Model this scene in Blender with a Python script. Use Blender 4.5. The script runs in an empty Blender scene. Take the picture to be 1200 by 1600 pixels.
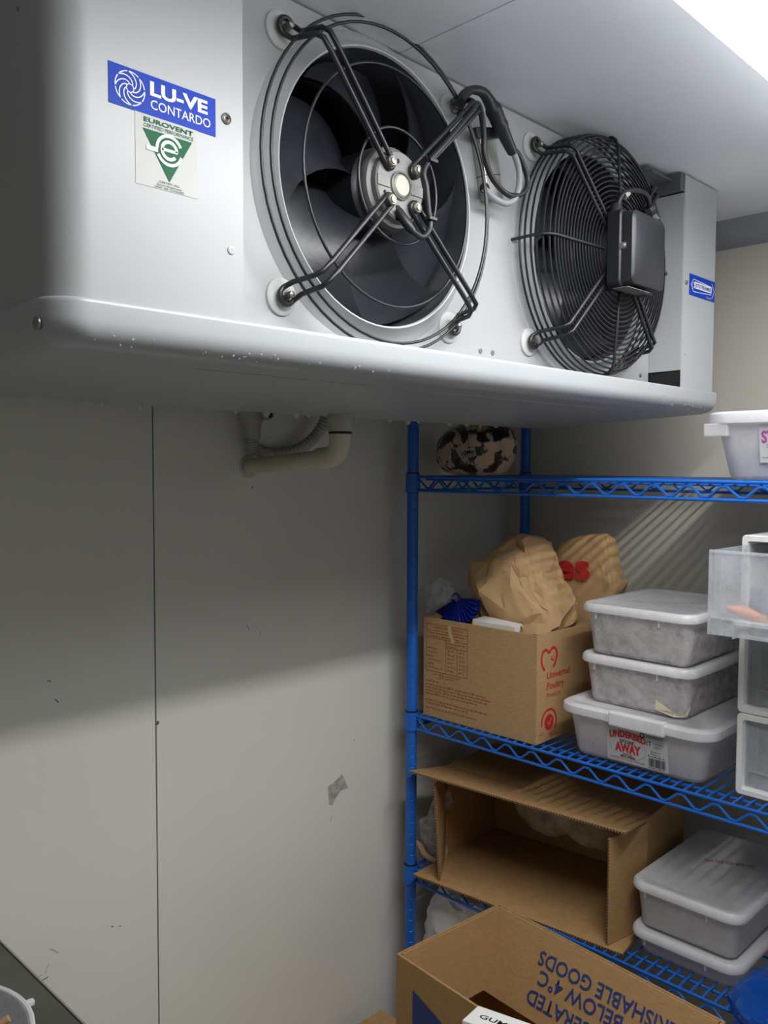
import bpy, bmesh, math, random
from mathutils import Vector, Matrix, noise
R = random.Random(7)
S = bpy.context.scene
COL = S.collection
V = Vector
PI = math.pi

# ------------------------------------------------------------------ camera, world, exposure
cam = bpy.data.cameras.new('camera'); cam_o = bpy.data.objects.new('camera', cam); COL.objects.link(cam_o)
cam.sensor_fit = 'VERTICAL'; cam.sensor_height = 36.0; cam.lens = 29.97; cam.clip_start = 0.02
cx_ = V((0.70128779, -0.7128664, 0.00411528))          # camera right in the room
cd_ = V((-0.03581271, -0.04099534, -0.99851732))       # camera down
cf_ = V((0.71197815, 0.70010062, -0.05427921))         # camera forward
m = Matrix.Identity(4)
for i in range(3):
    m[i][0] = cx_[i]; m[i][1] = -cd_[i]; m[i][2] = -cf_[i]
m[0][3], m[1][3], m[2][3] = 0, 0, 1.70
cam_o.matrix_world = m
S.camera = cam_o
S.cycles.glossy_bounces = 3; S.cycles.transmission_bounces = 4
w = bpy.data.worlds.new('world'); S.world = w; w.use_nodes = True
w.node_tree.nodes['Background'].inputs[0].default_value = (0.6, 0.65, 0.7, 1)
w.node_tree.nodes['Background'].inputs[1].default_value = 0.0
S.view_settings.view_transform = 'Standard'; S.view_settings.look = 'None'
S.view_settings.exposure = -0.16; S.view_settings.gamma = 1.0; S.view_settings.use_curve_mapping = False
TUBE_STRENGTH = 148.0
DIFFUSER_STRENGTH = 11.0

# ------------------------------------------------------------------ room numbers (metres)
XR, YW, ZC = 1.8746, 1.358, 2.227        # right wall, back wall, ceiling
XL, YF = -1.5, -1.5

# ------------------------------------------------------------------ materials
def lin(c):
    return tuple((x / 12.92 if x <= 0.04045 else ((x + 0.055) / 1.055) ** 2.4) for x in c)
def mat(name, rgb, rough=0.5, metal=0.0, var=0.0, vscale=8.0, bump=0.0, bscale=60.0, spec=0.5, rgb2=None, detail=4.0, stretch=None):
    m = bpy.data.materials.new(name); m.use_nodes = True
    nt = m.node_tree; b = nt.nodes['Principled BSDF']
    c = lin([x / 255 for x in rgb])
    b.inputs['Base Color'].default_value = (*c, 1); b.inputs['Roughness'].default_value = rough
    b.inputs['Metallic'].default_value = metal; b.inputs['Specular IOR Level'].default_value = spec
    tc = nt.nodes.new('ShaderNodeTexCoord'); src = tc.outputs['Object']
    if stretch:
        mp = nt.nodes.new('ShaderNodeMapping'); mp.inputs['Scale'].default_value = stretch
        nt.links.new(src, mp.inputs['Vector']); src = mp.outputs['Vector']
    if var or rgb2:
        n = nt.nodes.new('ShaderNodeTexNoise'); n.inputs['Scale'].default_value = vscale; n.inputs['Detail'].default_value = detail
        nt.links.new(src, n.inputs['Vector'])
        r = nt.nodes.new('ShaderNodeValToRGB')
        r.color_ramp.elements[0].position = 0.3; r.color_ramp.elements[1].position = 0.7
        c2 = lin([x / 255 for x in rgb2]) if rgb2 else tuple(x * (1 - var) for x in c)
        r.color_ramp.elements[0].color = (*c2, 1); r.color_ramp.elements[1].color = (*c, 1)
        nt.links.new(n.outputs['Fac'], r.inputs['Fac']); nt.links.new(r.outputs['Color'], b.inputs['Base Color'])
    if bump:
        n2 = nt.nodes.new('ShaderNodeTexNoise'); n2.inputs['Scale'].default_value = bscale; n2.inputs['Detail'].default_value = 3
        nt.links.new(src, n2.inputs['Vector'])
        bp = nt.nodes.new('ShaderNodeBump'); bp.inputs['Strength'].default_value = bump; bp.inputs['Distance'].default_value = 0.002
        nt.links.new(n2.outputs['Fac'], bp.inputs['Height']); nt.links.new(bp.outputs['Normal'], b.inputs['Normal'])
    return m
def clear_plastic(name, rgb, opacity=0.6, rough=0.35, frost=0.0, fscale=30.0, spec=0.5, rgb2=None):
    """frosted / thin polythene: a mix of see-through and milky scattering"""
    m = bpy.data.materials.new(name); m.use_nodes = True
    nt = m.node_tree; b = nt.nodes['Principled BSDF']; out = nt.nodes['Material Output']
    c = lin([x / 255 for x in rgb])
    b.inputs['Base Color'].default_value = (*c, 1); b.inputs['Roughness'].default_value = rough; b.inputs['Specular IOR Level'].default_value = spec
    tl = nt.nodes.new('ShaderNodeBsdfTranslucent'); tl.inputs['Color'].default_value = (*c, 1)
    tr = nt.nodes.new('ShaderNodeBsdfTransparent')
    m1 = nt.nodes.new('ShaderNodeMixShader'); m1.inputs[0].default_value = 0.35
    nt.links.new(b.outputs[0], m1.inputs[1]); nt.links.new(tl.outputs[0], m1.inputs[2])
    m2 = nt.nodes.new('ShaderNodeMixShader'); m2.inputs[0].default_value = opacity
    nt.links.new(tr.outputs[0], m2.inputs[1]); nt.links.new(m1.outputs[0], m2.inputs[2])
    if frost:
        tc = nt.nodes.new('ShaderNodeTexCoord'); n = nt.nodes.new('ShaderNodeTexNoise')
        n.inputs['Scale'].default_value = fscale; n.inputs['Detail'].default_value = 8; n.inputs['Roughness'].default_value = 0.7
        nt.links.new(tc.outputs['Object'], n.inputs['Vector'])
        mr = nt.nodes.new('ShaderNodeMapRange'); mr.inputs['From Min'].default_value = 0.35; mr.inputs['From Max'].default_value = 0.65
        mr.inputs['To Min'].default_value = max(0, opacity - frost); mr.inputs['To Max'].default_value = min(1, opacity + frost)
        nt.links.new(n.outputs['Fac'], mr.inputs['Value']); nt.links.new(mr.outputs[0], m2.inputs[0])
    nt.links.new(m2.outputs[0], out.inputs['Surface'])
    return m
def emission(name, rgb, strength, see=0.0):
    m = bpy.data.materials.new(name); m.use_nodes = True
    nt = m.node_tree; out = nt.nodes['Material Output']; nt.nodes.remove(nt.nodes['Principled BSDF'])
    e = nt.nodes.new('ShaderNodeEmission'); e.inputs[0].default_value = (*rgb, 1); e.inputs[1].default_value = strength
    if see:
        tr = nt.nodes.new('ShaderNodeBsdfTransparent'); mx = nt.nodes.new('ShaderNodeMixShader'); mx.inputs[0].default_value = 1 - see
        nt.links.new(tr.outputs[0], mx.inputs[1]); nt.links.new(e.outputs[0], mx.inputs[2]); nt.links.new(mx.outputs[0], out.inputs[0])
    else:
        nt.links.new(e.outputs[0], out.inputs[0])
    return m
M = {}
M['wall'] = mat('wall_panel_paint', (226, 225, 217), 0.45, var=0.06, vscale=3.0, bump=0.06, bscale=25, spec=0.35)
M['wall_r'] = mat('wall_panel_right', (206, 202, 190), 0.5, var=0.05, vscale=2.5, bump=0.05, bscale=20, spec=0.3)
M['ceiling'] = mat('ceiling_panel', (234, 237, 244), 0.45, var=0.05, vscale=3, bump=0.25, bscale=90, spec=0.35)
M['floor'] = mat('floor_paint', (220, 219, 214), 0.7, var=0.2, bump=0.2)
M['cove'] = mat('cove_strip', (150, 153, 158), 0.5, var=0.12, vscale=10)
M['gap'] = mat('panel_gap', (70, 66, 60), 0.8)
M['evap'] = mat('white_enamel', (172, 175, 177), 0.38, var=0.03, vscale=5, bump=0.03, bscale=30, spec=0.5)
M['tray'] = mat('white_tray_enamel', (172, 176, 180), 0.3, var=0.03, vscale=6, bump=0.05, bscale=18, spec=0.5)
M['bell'] = mat('bell_mouth_enamel', (216, 215, 208), 0.35, var=0.12, vscale=14, spec=0.5)
M['blackwire'] = mat('black_coated_wire', (28, 30, 36), 0.38, spec=0.6)
M['blade'] = mat('dark_fan_blade', (46, 49, 57), 0.34, var=0.3, vscale=22, bump=0.12, bscale=120, spec=0.5)
M['coil'] = mat('coil_fins', (44, 46, 52), 0.5, metal=0.3, stretch=(220, 1, 1), var=0.7, vscale=1.0)
M['shroud'] = mat('fan_shroud', (84, 86, 92), 0.4, metal=0.3, var=0.3, vscale=18)
M['motor'] = mat('cast_motor', (128, 128, 126), 0.5, metal=0.35, var=0.2, vscale=60, bump=0.1, bscale=200)
M['motorcap'] = mat('motor_cap', (176, 172, 160), 0.5, metal=0.2)
M['steel'] = mat('zinc_steel', (186, 186, 178), 0.3, metal=0.85, var=0.15, vscale=40)
M['bolt'] = mat('bolt_steel', (150, 146, 136), 0.42, metal=0.8, var=0.2, vscale=90)
M['blackplastic'] = mat('black_plastic', (34, 36, 42), 0.42, bump=0.05, bscale=200)
M['rubber'] = mat('white_rubber_washer', (190, 192, 190), 0.6, bump=0.3, bscale=160)
M['greycable'] = mat('grey_cable', (150, 152, 158), 0.45)
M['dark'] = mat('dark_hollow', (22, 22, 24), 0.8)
M['label'] = mat('white_label_sheet', (192, 193, 191), 0.5, spec=0.3)
M['paper'] = mat('white_paper', (222, 220, 216), 0.6, bump=0.2, bscale=50)
M['p_blue'] = mat('blue_print', (8, 58, 176), 0.45, spec=0.15)
M['p_white'] = mat('white_print', (236, 238, 240), 0.4)
M['p_green'] = mat('green_print', (22, 96, 62), 0.5, spec=0.15)
M['p_black'] = mat('black_print', (34, 32, 34), 0.5)
M['p_red'] = mat('red_print', (196, 44, 48), 0.5)
M['p_rust'] = mat('faded_red_print', (158, 74, 52), 0.6)
M['p_navy'] = mat('navy_print', (38, 58, 120), 0.6)
M['p_purple'] = mat('purple_print', (176, 66, 158), 0.5)
M['p_pink'] = mat('pink_print', (196, 84, 110), 0.5)
M['p_grey'] = mat('grey_print', (120, 116, 116), 0.5)
M['blue'] = mat('blue_epoxy_coat', (24, 102, 200), 0.35, var=0.12, vscale=20, spec=0.55)
M['sleeve'] = mat('black_sleeve', (18, 20, 26), 0.5)
def card(name, rgb, rgb2):
    return mat(name, rgb, 0.78, rgb2=rgb2, vscale=5, bump=0.18, bscale=1.0, stretch=(14, 14, 70), spec=0.2)
M['card'] = card('kraft_cardboard', (186, 154, 112), (174, 140, 98))
M['card2'] = card('kraft_cardboard_dark', (178, 142, 98), (164, 128, 86))
M['flute'] = mat('corrugated_edge', (110, 84, 56), 0.9)
M['kraft'] = mat('kraft_paper', (206, 170, 126), 0.7, rgb2=(194, 158, 114), vscale=6, bump=0.3, bscale=30, spec=0.25)
M['pvc'] = mat('cream_pvc', (206, 196, 176), 0.4, var=0.16, vscale=16)
M['pvcgrey'] = mat('grey_conduit', (172, 170, 158), 0.5, var=0.1)
M['lampbody'] = mat('lamp_housing', (232, 234, 236), 0.4)
M['diffuser'] = emission('lamp_diffuser', (0.95, 0.98, 1.0), DIFFUSER_STRENGTH, see=0.72)
M['tub'] = clear_plastic('frosted_tub', (232, 230, 232), 0.64, 0.3, 0.08, 14)
M['tubfrost'] = clear_plastic('frost_covered_tub', (232, 229, 230), 0.60, 0.35, 0.3, 40)
M['tublid'] = clear_plastic('milky_lid', (246, 246, 249), 0.93, 0.3, 0.12, 14)
M['drawer'] = clear_plastic('clear_drawer_plastic', (232, 236, 242), 0.34, 0.22, 0.1, 10)
M['whiteplastic'] = mat('white_plastic', (242, 242, 239), 0.35, var=0.03)
M['poly'] = clear_plastic('thin_polythene', (226, 226, 228), 0.42, 0.15, 0.25, 22, spec=0.9)
M['polydim'] = clear_plastic('thin_polythene_hazy', (206, 196, 178), 0.62, 0.2, 0.3, 16, spec=0.9)
M['bluepoly'] = clear_plastic('blue_film', (34, 52, 168), 0.86, 0.15, 0.1, 10, spec=0.9)
M['bluebag'] = clear_plastic('bright_blue_film', (24, 92, 190), 0.85, 0.12, 0.14, 12, spec=1.0)
M['whitecloth'] = mat('white_bag_film', (238, 238, 240), 0.5, var=0.06, bump=0.15, bscale=30)
M['frozen'] = mat('frozen_meat', (128, 92, 96), 0.6, rgb2=(226, 222, 222), vscale=30, bump=0.8, bscale=50, detail=8)
M['frozen2'] = mat('frozen_pale_meat', (178, 150, 130), 0.6, rgb2=(214, 206, 200), vscale=24, bump=0.8, bscale=50, detail=8)
M['greyfood'] = mat('dark_food', (70, 74, 90), 0.6, rgb2=(130, 130, 136), vscale=30, bump=0.6, detail=6)
M['orange'] = mat('carrot_orange', (226, 138, 62), 0.5, var=0.15)
M['bread'] = mat('bread_crust', (176, 140, 104), 0.7, rgb2=(206, 180, 146), vscale=14, bump=0.4)
M['breadprint'] = mat('printed_bread_bag', (206, 178, 150), 0.3, rgb2=(24, 22, 24), vscale=24, detail=3.5, spec=0.9)
for _n in M['breadprint'].node_tree.nodes:
    if _n.type == 'VALTORGB':
        _n.color_ramp.elements[0].position = .46; _n.color_ramp.elements[1].position = .49
M['benchsteel'] = mat('dull_bench_steel', (96, 96, 88), 0.5, metal=0.3, var=0.3, vscale=6, bump=0.1)
M['benchedge'] = mat('bench_edge', (170, 166, 154), 0.4, metal=0.4)
M['wood'] = mat('pale_wood', (190, 150, 104), 0.6, var=0.15)
M['mark'] = mat('tape_residue', (196, 196, 190), 0.6, rgb2=(140, 140, 136), vscale=70)
M['scuff'] = mat('scuff_mark', (120, 116, 108), 0.7)

# ------------------------------------------------------------------ mesh helpers
def box(bm, a, b, bev=0.0):
    x0, y0, z0 = a; x1, y1, z1 = b
    t = bmesh.new() if bev else bm
    vs = [t.verts.new(p) for p in ((x0,y0,z0),(x1,y0,z0),(x1,y1,z0),(x0,y1,z0),(x0,y0,z1),(x1,y0,z1),(x1,y1,z1),(x0,y1,z1))]
    for f in ((0,3,2,1),(4,5,6,7),(0,1,5,4),(1,2,6,5),(2,3,7,6),(3,0,4,7)):
        t.faces.new([vs[i] for i in f])
    if bev:
        bmesh.ops.bevel(t, geom=t.edges[:], offset=bev, segments=2, profile=0.5, affect='EDGES')
        merge(bm, t)
    return bm
def merge(bm, t):
    me = bpy.data.meshes.new('tmp'); t.to_mesh(me); t.free(); bm.from_mesh(me); bpy.data.meshes.remove(me)
def loft(bm, loops, cap0=True, cap1=True, closed=True):
    rows = [[bm.verts.new(p) for p in lp] for lp in loops]
    n = len(rows[0])
    for a, b in zip(rows, rows[1:]):
        for i in range(n if closed else n - 1):
            j = (i + 1) % n
            bm.faces.new((a[i], a[j], b[j], b[i]))
    if cap0: bm.faces.new(rows[0][::-1])
    if cap1: bm.faces.new(rows[-1])
    return rows
def tube(bm, pts, r, n=8, closed=False, caps=True):
    pts = [V(p) for p in pts]; N = len(pts)
    rr = r if callable(r) else (lambda i: r)
    t0 = (pts[1] - pts[0]).normalized()
    up = V((0, 0, 1)) if abs(t0.z) < 0.9 else V((1, 0, 0))
    nrm = (up - t0 * up.dot(t0)).normalized()
    loops = []
    for i, p in enumerate(pts):
        if closed: t = (pts[(i + 1) % N] - pts[i - 1]).normalized()
        elif i == 0: t = t0
        elif i == N - 1: t = (pts[i] - pts[i - 1]).normalized()
        else: t = ((pts[i + 1] - pts[i]).normalized() + (pts[i] - pts[i - 1]).normalized()).normalized()
        nrm = (nrm - t * nrm.dot(t)).normalized(); b = t.cross(nrm)
        loops.append([p + (nrm * math.cos(2 * PI * k / n) + b * math.sin(2 * PI * k / n)) * rr(i) for k in range(n)])
    if closed:
        loops.append(loops[0]); rows = loft(bm, loops, False, False)
        bmesh.ops.remove_doubles(bm, verts=rows[0] + rows[-1], dist=1e-6)
    else:
        loft(bm, loops, caps, caps)
    return bm
def smooth_path(pts, k=6, closed=False):
    pts = [V(p) for p in pts]; out = []; n = len(pts)
    rng = range(n if closed else n - 1)
    for i in rng:
        p0 = pts[i - 1] if (i > 0 or closed) else pts[0]; p1 = pts[i]; p2 = pts[(i + 1) % n]
        p3 = pts[(i + 2) % n] if (closed or i + 2 < n) else pts[-1]
        for s in range(k):
            t = s / k
            out.append(0.5 * ((2 * p1) + (p2 - p0) * t + (2 * p0 - 5 * p1 + 4 * p2 - p3) * t * t + (3 * p1 - p0 - 3 * p2 + p3) * t ** 3))
    if not closed: out.append(pts[-1])
    return out
def lathe(bm, prof, c, axis='z', n=32, cap0=False, cap1=False):
    """prof: (radius, along-axis) pairs"""
    c = V(c); loops = []
    for r, h in prof:
        lp = []
        for k in range(n):
            a = 2 * PI * k / n; u, v = r * math.cos(a), r * math.sin(a)
            lp.append(c + (V((u, v, h)) if axis == 'z' else V((u, h, v)) if axis == 'y' else V((h, u, v))))
        loops.append(lp)
    loft(bm, loops, cap0, cap1)
    return bm
def ring(bm, c, r, wire, n=64, seg=8):
    """wire ring lying in a plane facing Y"""
    tube(bm, [V((c[0] + r * math.cos(2 * PI * k / n), c[1], c[2] + r * math.sin(2 * PI * k / n))) for k in range(n)], wire, seg, closed=True)
def rrect(x0, x1, y0, y1, r, z, n=6):
    out = []
    for cx, cy, a0 in ((x1 - r, y0 + r, -PI / 2), (x1 - r, y1 - r, 0), (x0 + r, y1 - r, PI / 2), (x0 + r, y0 + r, PI)):
        for k in range(n + 1):
            a = a0 + (PI / 2) * k / n
            out.append(V((cx + r * math.cos(a), cy + r * math.sin(a), z)))
    return out
def finish(name, bm, material, parent=None, loc=None, smooth=None):
    bmesh.ops.recalc_face_normals(bm, faces=bm.faces[:])
    if parent is not None:
        off = V(parent.get('_o', (0, 0, 0)))
    else:
        off = V(loc) if loc else V((0, 0, 0))
    if off.length: bmesh.ops.translate(bm, vec=-off, verts=bm.verts[:])
    me = bpy.data.meshes.new(name); bm.to_mesh(me); bm.free()
    me.materials.append(M[material] if isinstance(material, str) else material)
    if smooth is not None:
        for p in me.polygons: p.use_smooth = True
        if smooth < 179:
            me.set_sharp_from_angle(angle=math.radians(smooth))
    o = bpy.data.objects.new(name, me); COL.objects.link(o)
    o['_o'] = tuple(off)
    if parent is not None: o.parent = parent
    else: o.location = off
    return o
def tag(o, label=None, cat=None, group=None, kind=None):
    if label: o['label'] = label
    if cat: o['category'] = cat
    if group: o['group'] = group
    if kind: o['kind'] = kind
    return o
def thing(name, loc, label, cat, group=None):
    o = bpy.data.objects.new(name, None); COL.objects.link(o); o.location = loc; o['_o'] = tuple(loc)
    o.empty_display_size = 0.05
    return tag(o, label, cat, group)
def part(t, name, bm, material, smooth=None, label=None, kind=None):
    return tag(finish(name, bm, material, parent=t, smooth=smooth), label, None, None, kind)
def B(*args, **k): return box(bmesh.new(), *args, **k)
def plane_pt(o, r, u, p, n=0.0):
    o, r, u = V(o), V(r), V(u); return o + r * p[0] + u * p[1] + r.cross(u) * n
def polys(bm, fr, plist, n=0.0009):
    for pl in plist: bm.faces.new([bm.verts.new(plane_pt(*fr, p, n)) for p in pl])
    return bm
def ribbon(bm, fr, pts, wd, n=0.0009, closed=False):
    pts = [V((p[0], p[1])) for p in pts]; N = len(pts); L = []; Rr = []
    for i in range(N):
        if closed: t = pts[(i + 1) % N] - pts[i - 1]
        else: t = pts[min(i + 1, N - 1)] - pts[max(i - 1, 0)]
        t.normalize(); q = V((-t.y, t.x)) * wd / 2
        L.append(bm.verts.new(plane_pt(*fr, pts[i] + q, n))); Rr.append(bm.verts.new(plane_pt(*fr, pts[i] - q, n)))
    for i in range(N if closed else N - 1):
        j = (i + 1) % N; bm.faces.new((L[i], Rr[i], Rr[j], L[j]))
    return bm
def arc(c, r, a0, a1, n=16):
    return [(c[0] + r * math.cos(math.radians(a0 + (a1 - a0) * k / n)), c[1] + r * math.sin(math.radians(a0 + (a1 - a0) * k / n))) for k in range(n + 1)]
def sheet(fr, w_, h_, t=0.0006, n=0.0):
    """thin printed sheet standing on a plane, origin at its lower left"""
    bm = bmesh.new()
    a = [bm.verts.new(plane_pt(*fr, p, n)) for p in ((0, 0), (w_, 0), (w_, h_), (0, h_))]
    b = [bm.verts.new(plane_pt(*fr, p, n + t)) for p in ((0, 0), (w_, 0), (w_, h_), (0, h_))]
    bm.faces.new(a[::-1]); bm.faces.new(b)
    for i in range(4): bm.faces.new((a[i], a[(i + 1) % 4], b[(i + 1) % 4], b[i]))
    return bm
def text_bm(bm, s, fr, pos, h, width=None, bold=0.0, n=0.0009, shear=0.0, align='LEFT', warp=None):
    """flat lettering of cap height h, optionally squeezed to a width; pos is the left (or centre) of the base line"""
    cu = bpy.data.curves.new('t', 'FONT'); cu.body = s; cu.size = 1.0; cu.offset = bold; cu.shear = shear; cu.resolution_u = 3
    o = bpy.data.objects.new('t', cu); COL.objects.link(o)
    me = bpy.data.meshes.new_from_object(o)
    bpy.data.objects.remove(o); bpy.data.curves.remove(cu)
    if not me.vertices: return bm
    xs = [v.co.x for v in me.vertices]
    x0, x1 = min(xs), max(xs); sy = h / 0.70
    sx = (width / (x1 - x0)) if width else sy
    wd = (x1 - x0) * sx
    dx = {'LEFT': 0, 'CENTER': -wd / 2, 'RIGHT': -wd}[align]
    t = bmesh.new(); t.from_mesh(me); bpy.data.meshes.remove(me)
    for v in t.verts:
        a, b = (v.co.x - x0) * sx + dx, v.co.y * sy
        if warp: a, b = warp(a, b)
        v.co = plane_pt(*fr, (pos[0] + a, pos[1] + b), n)
    merge(bm, t)
    return bm
_cr = random.Random(21)
_cd = [(V((_cr.gauss(0, 1), _cr.gauss(0, 1), _cr.gauss(0, 1))).normalized() * _cr.uniform(.6, 1.3), _cr.uniform(0, 9)) for _ in range(4)]
def crumple(p, f):
    """folded-paper relief: flat facets meeting in sharp creases (voronoi cells, each tilted its own way, plus long folds)"""
    q = p + noise.noise_vector(p * f * .5) * (.5 / f)
    d, c = noise.voronoi(q * f)
    a = V(c[0]); g = noise.cell_vector(a * 7.31 + V((.37, .11, .71)))
    h1 = min(d[1] - d[0], .5) * 1.3 + (q * f - a).dot(g) * .9 * min(1, (d[1] - d[0]) * 5)
    h = 0
    for dd, ph in _cd:
        t = (q.dot(dd) * f * .5 + ph) % 1.0
        h += abs(t * 2 - 1)
    return h1 * .6 + h / len(_cd) * .7
def pillow(outline, fr, depth, amp=0.008, freq=14.0, seed=0.0, K=14, N=84, power=0.55, flat_bottom=None, back=1.0):
    """a bag: closed outline in a plane, puffed out to both sides and crumpled"""
    pts = [V((a, b)) for a, b in outline]
    seg = [(pts[(i + 1) % len(pts)] - pts[i]).length for i in range(len(pts))]; tot = sum(seg)
    res = []; i = 0; acc = 0
    for k in range(N):
        s = tot * k / N
        while acc + seg[i] < s: acc += seg[i]; i += 1
        res.append(pts[i].lerp(pts[(i + 1) % len(pts)], (s - acc) / seg[i]))
    c = sum(res, V((0, 0))) / N
    bm = bmesh.new(); sd = V((seed, seed * 1.7, -seed))
    def mk(side):
        rows = []
        for k in range(K + 1):
            s = 1 - k / K; row = []
            for p in res:
                q = c + (p - c) * s
                hgt = depth * (1 - s ** 2.4) ** power * (1 if side > 0 else back)
                P = plane_pt(*fr, q, side * hgt)
                f = crumple(P + sd, freq) * 0.7 + crumple(P + sd * 2, freq * 2.3) * 0.3 + noise.noise((P + sd) * freq * 0.6) * 0.6 - 0.25
                e = (0.25 + 0.75 * min(1, k / (K * 0.25)))
                P = P + (V(fr[1]).cross(V(fr[2])) * side + (V(fr[1]) * (q - c).x + V(fr[2]) * (q - c).y).normalized() * 0.6 * s) * amp * f * e
                if flat_bottom is not None and P.z < flat_bottom: P.z = flat_bottom
                row.append(P)
                if k == K: break
            rows.append(row)
        return rows
    F, G = mk(1), mk(-1)
    edge = [bm.verts.new(p) for p in F[0]]
    for rows in (F, G):
        prev = edge
        for row in rows[1:-1]:
            cur = [bm.verts.new(p) for p in row]
            for i in range(N): bm.faces.new((prev[i], prev[(i + 1) % N], cur[(i + 1) % N], cur[i]))
            prev = cur
        tip = bm.verts.new(rows[-1][0])
        for i in range(N): bm.faces.new((prev[i], prev[(i + 1) % N], tip))
    return bm
def crumpled(outline, fr, depth, amp=.014, seed=1, flat_bottom=None, levels=3, power=1.0):
    """a crumpled bag: round mesh stretched to the outline, dented at large, middle and small scale so that facets meet in creases"""
    pts = [V((a, b)) for a, b in outline]; n = len(pts); c = sum(pts, V((0, 0))) / n; rr = random.Random(seed)
    def reach(a):
        d = V((math.cos(a), math.sin(a))); best = 0
        for i in range(n):
            p, q = pts[i] - c, pts[(i + 1) % n] - c; e = q - p
            den = d.x * e.y - d.y * e.x
            if abs(den) < 1e-9: continue
            t = (p.x * e.y - p.y * e.x) / den; u = (p.x * d.y - p.y * d.x) / den
            if t > 0 and -1e-6 <= u <= 1 + 1e-6: best = max(best, t)
        return best
    bm = bmesh.new(); bmesh.ops.create_icosphere(bm, subdivisions=3, radius=1.0)
    rot = Matrix.Rotation(rr.uniform(0, 6), 3, 'X') @ Matrix.Rotation(rr.uniform(0, 6), 3, 'Y')
    bmesh.ops.transform(bm, matrix=rot.to_4x4(), verts=bm.verts[:])
    w_ = V(fr[1]).cross(V(fr[2])); sd = V((seed * 1.7, seed * .3, -seed * .9))
    for v in bm.verts:
        x, y, z = v.co; r = math.hypot(x, y); k = reach(math.atan2(y, x)) if r > 1e-6 else 0
        rr2 = min(1, r) ** .7
        P = plane_pt(*fr, c + V((x, y)) / max(r, 1e-6) * k * rr2, depth * (abs(z) ** power) * (1 if z > 0 else -1))
        o = noise.noise_vector((P + sd) * 17) * amp * .9 + V((rr.gauss(0, 1), rr.gauss(0, 1), rr.gauss(0, 1))) * amp * .30
        v.co = P + w_ * o.dot(w_) * (0.35 + .65 * (1 - rr2 * .4)) + (o - w_ * o.dot(w_)) * .55
    for lv in range(1, levels):
        old = set(bm.verts); bmesh.ops.subdivide_edges(bm, edges=bm.edges[:], cuts=1, use_grid_fill=True)
        for v in bm.verts:
            if v not in old:
                v.co += V((rr.gauss(0, 1), rr.gauss(0, 1), rr.gauss(0, 1))) * amp * (.085 if lv == 1 else .03)
    if flat_bottom is not None:
        for v in bm.verts: v.co.z = max(v.co.z, flat_bottom)
    return bm
def copy_to(o, parent, d):
    c = o.copy(); COL.objects.link(c); c.parent = parent; c.location = o.location + V(d); return c
def struct(name, bm, material, parent=None, smooth=None):
    o = finish(name, bm, material, parent=parent, smooth=smooth)
    if parent is None: o['kind'] = 'structure'
    return o
#@@SETTING
# ------------------------------------------------------------------ the cold room
struct('floor', B((XL - .1, YF - .1, -0.06), (XR + .1, YW + .1, 0.0)), 'floor')
wb = struct('wall_back', B((XL, YW + .004, 0), (XR + .1, YW + .08, ZC)), 'gap')
SEAM = 0.7948
part(wb, 'panel', B((XL, YW, 0), (SEAM - .0014, YW + .004, ZC)), 'wall')
part(wb, 'panel', B((SEAM + .0014, YW, 0), (XR, YW + .004, ZC)), 'wall')
wr = struct('wall_right', B((XR + .004, YF, 0), (XR + .08, YW + .004, ZC)), 'gap')
part(wr, 'panel', B((XR, YF, 0), (XR + .004, YW, ZC)), 'wall_r')
struct('wall_left', B((XL - .08, YF, 0), (XL, YW, ZC)), 'wall')
struct('wall_front', B((XL, YF - .08, 0), (XR, YF, ZC)), 'wall')
cl = struct('ceiling', B((XL - .08, YF - .08, ZC + .004), (XR + .08, YW + .08, ZC + .09)), 'gap')
CS = 0.8118
part(cl, 'panel', B((XL, YF, ZC), (CS - .0012, YW, ZC + .004)), 'ceiling')
part(cl, 'panel', B((CS + .0012, YF, ZC), (XR, YW, ZC + .004)), 'ceiling')
# coved strips
def cove(name, prof, a, b, axis):
    bm = bmesh.new(); lp = []
    for e in (a, b):
        lp.append([V((p[0], e, p[1])) if axis == 'y' else V((e, p[0], p[1])) if axis == 'x' else V((p[0], p[1], e)) for p in prof])
    loft(bm, lp); return struct(name, bm, 'cove', smooth=40)
pr = [(XR, ZC), (XR - .045, ZC), (XR - .043, ZC - .008)] + [(XR - .043 + .037 * (1 - math.cos(a)), ZC - .008 - .037 * math.sin(a)) for a in (0.4, 0.8, 1.2)] + [(XR - .006, ZC - .05), (XR, ZC - .052)]
cove('trim_1', pr, YF, YW, 'y')
pv = [(XR, YW), (XR - .022, YW), (XR - .022, YW - .003), (XR - .012, YW - .012), (XR - .003, YW - .022), (XR, YW - .022)]
t2 = cove('trim_2', pv, 0, ZC - .052, 'z'); t2.data.materials[0] = M['wall_r']
# marks on the back wall: tape residue, rivet, scuffs
bm = bmesh.new(); bx = [(1.210, 1.003), (1.236, 1.012), (1.252, 1.021), (1.262, 1.004), (1.270, .984), (1.248, .985), (1.234, .972), (1.222, .958), (1.214, .964), (1.212, .985)]
loft(bm, [[V((x, YW - .0004, z)) for x, z in bx], [V((x, YW + .0005, z)) for x, z in bx]])
part(wb, 'tape_residue', bm, 'mark')
bm = bmesh.new(); lathe(bm, [(.0001, -.0012), (.003, -.001), (.004, 0)], (SEAM + .003, YW, 1.233), 'y', 12, cap0=True); part(wb, 'rivet', bm, 'bolt')
bm = bmesh.new(); rr = random.Random(3)
def scuff(x, z, l, a, wd=.0012):
    ribbon(bm, ((x, YW, z), (1, 0, 0), (0, 0, 1)), [(l * (k / 4 - .5) * math.cos(a), l * (k / 4 - .5) * math.sin(a) + .0015 * math.sin(k * 1.3)) for k in range(5)], wd, n=.0003)
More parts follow.
